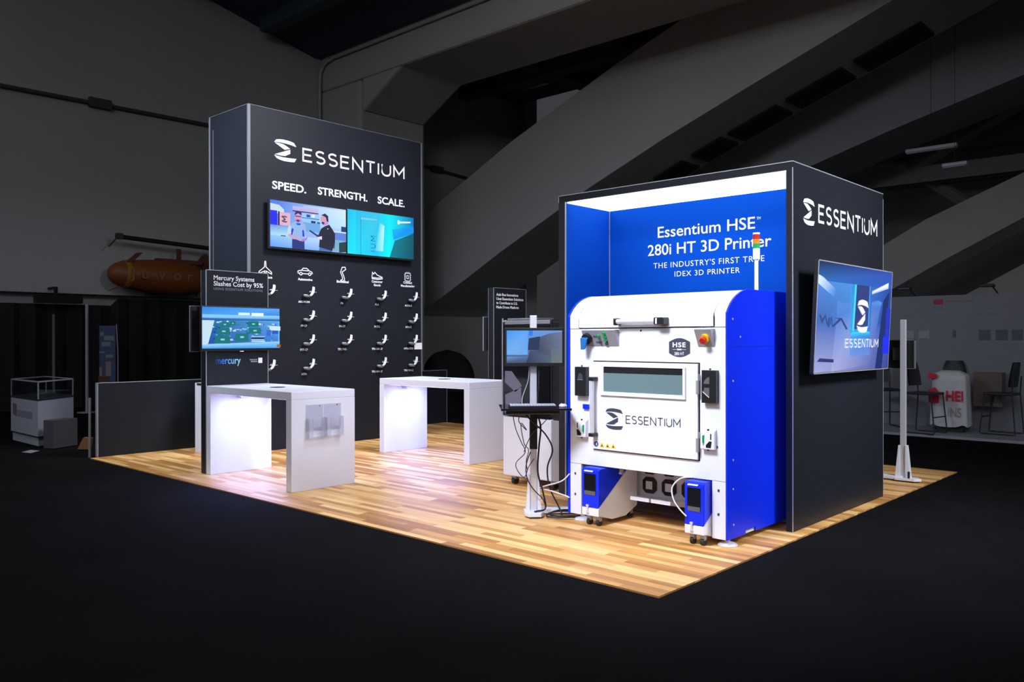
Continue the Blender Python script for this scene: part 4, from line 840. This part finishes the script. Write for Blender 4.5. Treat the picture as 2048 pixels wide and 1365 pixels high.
# conduit on the side wall
m_ = MB(); m_.tube([(-17.94, -6, 7.0), (-17.94, 1.4, 7.22), (-17.94, 3.5, 7.24), (-17.94, 9.7, 7.28)], .05, 8); m_.box(-17.998, 3.35, 7.14, -17.85, 3.85, 7.36)
tag(m_.build('conduit', mat('dark_conduit', (.05, .05, .05), .7)), 'dark conduit running across the pale hall wall', 'conduit')
m_ = MB(); m_.tube([(-17.94, 12.9, 7.4), (-17.94, 18.4, 7.05)], .05, 8); m_.box(-17.998, 13.1, 7.3, -17.85, 13.6, 7.55); m_.box(-17.998, 14.2, 7.2, -17.85, 14.7, 7.4)
tag(m_.build('conduit', mat('dark_conduit_b', (.05, .05, .05), .7)), 'dark conduit on the hall wall right of the concrete column', 'conduit')
m_ = MB(); m_.tube(smooth_path([(-17.93, 9.82, 5), (-17.93, 9.82, 7.5), (-17.93, 9.82, 9.0), (-17.85, 9.82, 9.5), (-17.4, 9.82, 9.72), (-16, 9.82, 9.74), (-5, 9.82, 9.74)], 5), .05, 8); tag(m_.build('drain_pipe', CONC, smooth=True), 'pale pipe bending from the column up along the concrete beam', 'pipe')
# hanging batten and orange torpedo model
m_ = MB(); m_.tube([(-17.4, 3.90, 4.04), (-17.4, 8.0, 3.86)], .055, 10); m_.box(-17.47, 3.76, 3.98, -17.33, 3.90, 4.12); m_.tube([(-17.45, 3.78, 4.0), (-17.5, 3.62, 3.80)], .02, 6)
tag(m_.build('batten', BLACK), 'black batten fixed on the wall above the orange model', 'batten')
sub = thing('model_torpedo', 'orange torpedo shaped model with pale letters mounted on the hall wall', 'model', (-17.5, 4.8, 3.1))
pf = [(.02, 3.60), (.14, 3.64), (.24, 3.74), (.31, 3.90), (.36, 4.15), (.41, 4.6), (.43, 5.0), (.42, 5.4), (.36, 5.75), (.22, 6.05), (.03, 6.2)]
b_ = MB(); b_.lathe([(r, y-4.8) for r, y in pf], (-17.5, 4.8, 3.14), (0, 1, -.03), 24); b_.build('hull', ORG, sub, smooth=True)
b_ = MB(); b_.lathe([(.325, -.86), (.335, -.86), (.35, -.75), (.34, -.75)], (-17.5, 4.8, 3.14), (0, 1, -.03), 24); b_.build('band', GOLD, sub)
b_ = MB(); b_.box(-17.6, 4.75, 3.50, -17.4, 5.9, 3.60); b_.build('keel_rail', MAROON, sub); MB().box(-17.53, 5.28, 3.58, -17.47, 5.38, 3.87).build('mast', MAROON, sub)
b_ = MB(); b_.prism([(-17.3, 3.95, 3.45), (-17.3, 4.2, 3.68), (-17.3, 4.35, 3.70), (-17.3, 4.1, 3.45)], (-.04, 0, 0)); b_.build('fin', MAROON, sub)
b_ = MB(); b_.prism([(-17.3, 3.9, 2.90), (-17.3, 3.65, 2.80), (-17.3, 3.55, 2.74), (-17.3, 3.80, 2.84)], (-.04, 0, 0)); b_.build('fin', MAROON, sub)
b_ = MB(); b_.cyl((-17.5, 5.92, 3.45), (-17.5, 6.02, 3.42), .36, .30, 20); b_.build('tail_rotor', MAROON, sub); MB().box(-17.55, 5.8, 2.72, -17.45, 5.88, 3.0).build('fin', MAROON, sub)
for s_, y in (('J', 3.95), ('u', 4.22), ('v', 4.62), ('o', 5.0), ('r', 5.35)): text(s_, PX, (-17.06, y, 3.05), None, .25, ORGL, sub, name='letter', off=.01)
ys = thing('wall_sign', 'pale ochre strip sign with dark blotted marks under the orange model', 'sign', (-17.95, 5.3, 2.8))
MB().box(-17.98, 4.66, 2.70, -17.93, 6.6, 2.93).build('board', mat('dull_ochre', (.20, .17, .06), .6), ys)
b_ = MB()
for y, w, h in ((4.78, .14, .13), (5.05, .14, .10), (5.30, .12, .11), (5.98, .10, .10), (6.22, .10, .10)): b_.box(-17.93, y, 2.80-h/2, -17.925, y+w, 2.80+h/2)
for y in (5.5, 5.62, 5.74): b_.box(-17.93, y, 2.79, -17.925, y+.05, 2.82)
b_.build('marks', BLACK, ys)
# banner stand
bn = thing('banner_stand', 'narrow blue and white picture banner on a stand before the black curtain', 'banner', (-15.9, 3.0, 0))
PD = (Vector((.735, .678, 0)), Vector((0, 0, 1)), Vector((.678, -.735, 0)))
def quad_on(mb, o, plane, x0, z0, x1, z1, lift, th=.004):
    R, U, N = plane; o = Vector(o); p = [o+R*x+U*z+N*lift for x, z in rc(x0, z0, x1, z1)]; mb.prism(p, N*th)
bo = (-16.06, 2.86, 0)
b_ = MB(); quad_on(b_, bo, PD, 0, .55, .35, 1.90, 0, .008); b_.build('sheet', mat('dim_blue_print', (.04, .065, .16), .6), bn)
b_ = MB()
for x0, z0_, x1, z1_ in ((.02, 1.68, .10, 1.76), (.05, 1.45, .25, 1.55), (.0, 1.30, .12, 1.34), (.10, 1.58, .32, 1.68), (.14, 1.20, .30, 1.27)): quad_on(b_, bo, PD, x0, z0_, x1, z1_, .009)
b_.build('pale_print', mat('pale_print_dim', (.17, .19, .24), .6), bn)
b_ = MB(); quad_on(b_, bo, PD, .14, .80, .26, 1.12, .009); quad_on(b_, bo, PD, .0, .78, .06, 1.0, .009); b_.build('pale_figure', mat('pale_figure_print', (.20, .17, .19), .6), bn)
b_ = MB(); quad_on(b_, bo, PD, .02, .45, .22, .70, .010); b_.build('orange_print', GOLD, bn); b_ = MB(); quad_on(b_, bo, PD, -.02, .68, .22, .80, .010); b_.build('red_print', MAROON, bn)
b_ = MB(); R, U, N = PD; o0 = Vector(bo)
b_.tube([o0+R*.36+U*0.02, o0+R*.40+U*.6, o0+R*.40+U*1.3, o0+R*.37+U*1.93], .012, 8); b_.tube([o0+R*.30+U*.02-N*.1, o0+R*.22+U*.95-N*.02], .012, 8); b_.cyl(o0+R*.2-N*.05, o0+R*.2-N*.05+U*.02, .2, None, 14); b_.build('frame', GREY, bn)
# display case
DC = Vector((-10.75, -.06, 0)); e1 = Vector((-1.0, .008, 0)); e2 = Vector((-.655, .755, 0)).normalized()
dcs = thing('display_case', 'white glass topped display case standing on the dark carpet', 'display case', tuple(DC+e1*.6+e2*.45))
def case_prism(m_, a0, a1, b0, b1, z0_, z1_): m_.prism([DC+e1*a0+e2*b0+Vector((0, 0, z0_)), DC+e1*a1+e2*b0+Vector((0, 0, z0_)), DC+e1*a1+e2*b1+Vector((0, 0, z0_)), DC+e1*a0+e2*b1+Vector((0, 0, z0_))], (0, 0, z1_-z0_)); return m_
Wc, Dc = 1.26, .95
case_prism(MB(), .03, Wc-.03, .03, Dc-.03, 0, .14).build('plinth', BLIGHT, dcs); case_prism(MB(), 0, Wc, 0, Dc, .14, .70).build('body', mat('case_laminate', (.30, .31, .38), .5), dcs)
m_ = MB(); case_prism(m_, -.005, Wc+.005, -.005, Dc+.005, .13, .15); case_prism(m_, -.005, Wc+.005, -.005, Dc+.005, .68, .705)
m_.build('edge_strip', PANEL2, dcs)
m_ = MB()
for a, b in ((0, 0), (Wc-.025, 0), (0, Dc-.025), (Wc-.025, Dc-.025)): case_prism(m_, a, a+.025, b, b+.025, .705, .955)
for a0, a1, b0, b1 in ((0, Wc, 0, .025), (0, Wc, Dc-.025, Dc), (0, .025, 0, Dc), (Wc-.025, Wc, 0, Dc)): case_prism(m_, a0, a1, b0, b1, .955, .975)
m_.build('frame', GREY, dcs)
m_ = MB(); case_prism(m_, .025, Wc-.025, .008, .014, .71, .955); case_prism(m_, .008, .014, .025, Dc-.025, .71, .955); case_prism(m_, .025, Wc-.025, .02, Dc-.02, .96, .968); m_.build('glass', GLASS, dcs)
m_ = MB(); nn = Vector((0, -1, 0)); 
m_.prism([DC+e1*1.15+Vector((0, -.002, .42)), DC+e1*.98+Vector((0, -.002, .40)), DC+e1*.98+Vector((0, -.002, .58)), DC+e1*1.15+Vector((0, -.002, .60))], (0, -.003, 0)); m_.build('logo_mark', mat('dim_plum_print', (.14, .08, .12), .6), dcs)
m_ = MB(); m_.prism([DC+e1*.95+Vector((0, -.002, .40)), DC+e1*.25+Vector((0, -.002, .40)), DC+e1*.25+Vector((0, -.002, .50)), DC+e1*.95+Vector((0, -.002, .50))], (0, -.003, 0)); m_.build('logo_band', mat('dim_slate_print', (.17, .18, .23), .6), dcs)
gb = thing('carton', 'plain dark grey box in front of the glass display case', 'box', (-10.4, .25, 0))
m_ = MB(); m_.prism([(-10.52, -.06, 0), (-10.34, .02, 0), (-10.55, .42, 0), (-10.74, .32, 0)], (0, 0, .41)); m_.build('body', mat('dark_cardboard', (.045, .045, .05), .7), gb); 
m_ = MB(); m_.prism([(-10.519, -.062, .19), (-10.338, .018, .19), (-10.338, .018, .22), (-10.519, -.062, .22)], (-.004, -.002, 0)); m_.build('tape', DKGREY, gb)
pp = MB().prism([(-10.35, -.40, -.011), (-10.15, -.35, -.011), (-10.32, -.18, -.011), (-10.50, -.24, -.011)], (0, 0, .004)); tag(pp.build('paper_sheet', BLIGHT), 'pale sheet of paper lying on the carpet by the display case', 'paper')
ct = thing('side_table', 'small black draped table with grey edge between display case and partition', 'table', (-11.05, 1.45, 0))
m_ = MB(); m_.prism([(-11.10, 1.00, .72), (-10.60, 1.42, .72), (-11.0, 1.9, .72), (-11.5, 1.5, .72)], (0, 0, .03)); m_.build('tabletop', BLIGHT, ct)
m_ = MB(); m_.prism([(-11.08, 1.03, 0), (-10.63, 1.42, 0), (-11.0, 1.87, 0), (-11.47, 1.5, 0)], (0, 0, .72)); m_.build('drape', DRAPE, ct)
m_ = MB(); m_.tube([(-9.06, .04, -.01), (-9.08, .05, .80)], .018, 8); tag(m_.build('display_pole', mat('dull_rod', (.16, .16, .17), .6)), 'thin grey rod leaning beside the end of the low partition', 'rod')
cw = MB(); cw.prism([(-10.0, .22, 0), (-9.88, .34, 0), (-9.86, .36, .16), (-9.94, .28, .17)], (-.08, .06, 0)); tag(cw.build('wedge_block', mat('brown_card', (.16, .065, .02), .7)), 'orange brown card wedge on the carpet beside the black table', 'wedge')
# black covered heap left of the drone kiosk
hp = MB(); random.seed(11); n1, n2 = 20, 12; vs = []
for j in range(n2+1):
    for i in range(n1):
        a = 2*math.pi*i/n1; h = j/n2; r = (1-h**3)**.5*(1+.10*math.sin(3*a+1)); vs.append((-16.3+1.0*r*math.cos(a), 13.4+.6*r*math.sin(a), 1.22*h*(1+.05*math.sin(2*a))))
hp.add(vs, [(j*n1+i, j*n1+(i+1) % n1, (j+1)*n1+(i+1) % n1, (j+1)*n1+i) for j in range(n2) for i in range(n1)])
tag(hp.build('covered_crate', DRAPE, smooth=True), 'black cloth covered heap in the gloom beyond the far white table', 'covered crate')

# ================================================================== HALL BACKGROUND, right side
rb = thing('exhibitor_wall', 'pale exhibitor wall with small graphics at the far right', 'exhibit wall', (1.0, 11.7, 0))
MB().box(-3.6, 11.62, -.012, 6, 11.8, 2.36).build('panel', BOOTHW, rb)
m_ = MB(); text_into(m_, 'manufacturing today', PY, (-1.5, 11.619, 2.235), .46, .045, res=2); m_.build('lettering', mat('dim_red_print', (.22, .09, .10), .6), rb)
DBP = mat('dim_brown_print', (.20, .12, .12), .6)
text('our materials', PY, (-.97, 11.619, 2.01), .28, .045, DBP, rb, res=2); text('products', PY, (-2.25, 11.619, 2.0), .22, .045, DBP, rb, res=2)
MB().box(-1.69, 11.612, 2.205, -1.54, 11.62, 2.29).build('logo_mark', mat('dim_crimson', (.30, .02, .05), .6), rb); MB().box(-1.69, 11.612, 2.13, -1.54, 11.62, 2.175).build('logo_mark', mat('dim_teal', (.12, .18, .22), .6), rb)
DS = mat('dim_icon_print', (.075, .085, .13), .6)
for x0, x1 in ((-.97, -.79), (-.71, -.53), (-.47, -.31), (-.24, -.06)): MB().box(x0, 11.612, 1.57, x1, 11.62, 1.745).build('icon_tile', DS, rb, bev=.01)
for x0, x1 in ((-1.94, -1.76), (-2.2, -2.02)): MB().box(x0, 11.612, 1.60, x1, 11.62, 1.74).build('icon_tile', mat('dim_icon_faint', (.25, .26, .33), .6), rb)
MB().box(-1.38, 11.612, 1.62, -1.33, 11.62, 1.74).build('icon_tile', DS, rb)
rp = MB().box(-3.6, 10.15, -.012, 6, 11.62, .03); tag(rp.build('platform', BLIGHT), 'low pale platform floor before the far exhibitor wall', 'platform')
for x, lbl in ((-2.12, 'small black lamp clipped on the exhibitor wall top, nearer the booth'), (-.80, 'small black lamp clipped on the exhibitor wall top, above the icon tiles')):
    sp = thing('arm_lamp', lbl, 'lamp', (x, 11.6, 2.36), 'clip lamps on the exhibitor wall')
    MB().box(x-.10, 11.35, 2.47, x+.10, 11.55, 2.52).build('head', BLACK, sp, bev=.01); MB().tube([(x+.07, 11.5, 2.47), (x+.12, 11.62, 2.37)], .012, 6).build('arm', BLACK, sp)
CH = mat('black_chair', (.018, .018, .02), .5)
def bar_chair(x, y, rz, lbl):
    t = thing('bar_chair', lbl, 'chair', (x, y, .03), 'black bar chairs of the far exhibitor', rz)
    s = MB(); s.box(-.22, -.22, .64, .22, .22, .68); s.build('seat', CH, t, local=True, bev=.015)
    bk = MB(); n = 8; vs = []
    for j in range(5):
        z = .78+.40*j/4; hw = .20*(1-.35*(j/4)**3)
        for i in range(n+1):
            u = -1+2*i/n
            for d in (0, .02): vs.append((hw*u, .20+.05*j/4-.05*(1-u*u)*-1+d-.05, z))
    fs = []
    for j in range(4):
        for i in range(n):
            a = (j*(n+1)+i)*2; b = a+2; c = a+2*(n+1); d = c+2
            fs += [(a, b, d, c), (a+1, c+1, d+1, b+1)]
    bk.add(vs, fs); bk.build('backrest', CH, t, local=True)
    for sx_ in (-1, 1):
        l = MB(); l.tube([(sx_*.20, .23, .95), (sx_*.20, .21, .66), (sx_*.22, .26, .02), (sx_*.22, .22, .012), (sx_*.22, -.24, .012), (sx_*.22, -.26, .03), (sx_*.20, -.20, .64)], .011, 8); l.build('leg_frame', CH, t, local=True)
    MB().tube([(-.21, -.235, .28), (.21, -.235, .28)], .01, 8).build('footrest', CH, t, local=True)
    return t
bar_chair(-1.48, 10.38, math.radians(80), 'black bar chair left of the white bag, facing it')
bar_chair(-.50, 11.05, math.radians(-95), 'black bar chair right of the white bag')
bar_chair(-1.32, 11.36, math.radians(5), 'black bar chair standing right behind the white bag')
bar_chair(-2.35, 11.0, math.radians(40), 'black bar chair partly hidden behind the far pole stand')
bg_ = thing('plastic_bag', 'white plastic bag with red lettering standing between the bar chairs at far right', 'bag', (-1.22, 10.95, .03))
m_ = MB(); n1, n2 = 40, 14; vs = []
for j in range(n2+1):
    h = j/n2
    for i in range(n1):
        a = 2*math.pi*i/n1; ca, sa = math.cos(a), math.sin(a); p = .5
        rx = .30*(abs(ca)**p)*(1 if ca > 0 else -1); ry = .20*(abs(sa)**p)*(1 if sa > 0 else -1)
        k = (1-.10*h)*(1+.035*math.sin(9*a)*(1-h*.6)); tp = 1 if h < .9 else (1-((h-.9)/.1)**2*.5)
        vs.append((-1.22+rx*k*tp, 10.88+ry*k*tp, .14+.92*h+.02*math.sin(5*a)*(1-h)))
m_.add(vs, [(j*n1+i, j*n1+(i+1) % n1, (j+1)*n1+(i+1) % n1, (j+1)*n1+i) for j in range(n2) for i in range(n1)]+[tuple(range(n2*n1, (n2+1)*n1))])
m_.build('sheet', BAGW, bg_, smooth=True)
m_ = MB(); text_into(m_, 'HEI', PY, (-1.23, 10.655, .56), .26, .17, off=.03); m_.build('lettering', BAGR, bg_)
m_ = MB(); text_into(m_, 'INS', PY, (-1.20, 10.655, .30), .20, .15, off=.0); m_.build('lettering', mat('grey_bag_print', (.25, .25, .28), .5), bg_)
m_ = MB(); m_.prism([(-1.50, 10.655, .52), (-1.34, 10.655, .52), (-1.34, 10.655, .70), (-1.40, 10.655, .78), (-1.50, 10.655, .74)], (0, -.004, 0)); m_.build('red_mark', BAGR, bg_)
m_ = MB(); m_.prism([(-1.50, 10.66, .92), (-1.36, 10.66, .94), (-1.37, 10.66, 1.0), (-1.50, 10.66, 1.02)], (0, -.004, 0)); m_.build('red_mark', BAGR, bg_)
m_ = MB(); m_.box(-1.42, 10.8, .031, -1.02, 11.0, .14); m_.build('dark_base', CH, bg_)
tt = MB(); tt.box(-.98, 11.3, .45, -.55, 11.55, 1.02); tag(tt.build('storage_box', mat('dim_brown_box', (.12, .09, .08), .6)), 'dim brown box standing by the exhibitor wall right of the bag', 'box')
# unlit strip fixtures high in the hall
for i, (x, y, z, w, lbl) in enumerate(((-15.9, 17.2, 10.27, 1.1, 'dull strip light under the dark ceiling left of the near arch'), (-7.9, 13.3, 9.9, .7, 'dull strip light peeking beside the top of the near arch'), (-2.9, 17.6, 5.75, .55, 'dull strip light far right between the concrete arches'), (-3.6, 18.2, 6.35, 1.2, 'long pale strip light under the middle arch'))):
    tl = thing('strip_light', lbl, 'light fixture', (x, y, z)); MB().box(x-w/2, y-.08, z, x+w/2, y+.08, z+.10).build('housing', GREY, tl, bev=.02)
    if i != 0: MB().cyl((x, y, z+.10), (x, y, 10.36 if y > 13.5 else 10.48), .006, None, 6).build('hanger', BLACK, tl); MB().box(x-w/2+.03, y-.06, z-.02, x+w/2-.03, y+.06, z).build('diffuser', BLIGHT, tl)
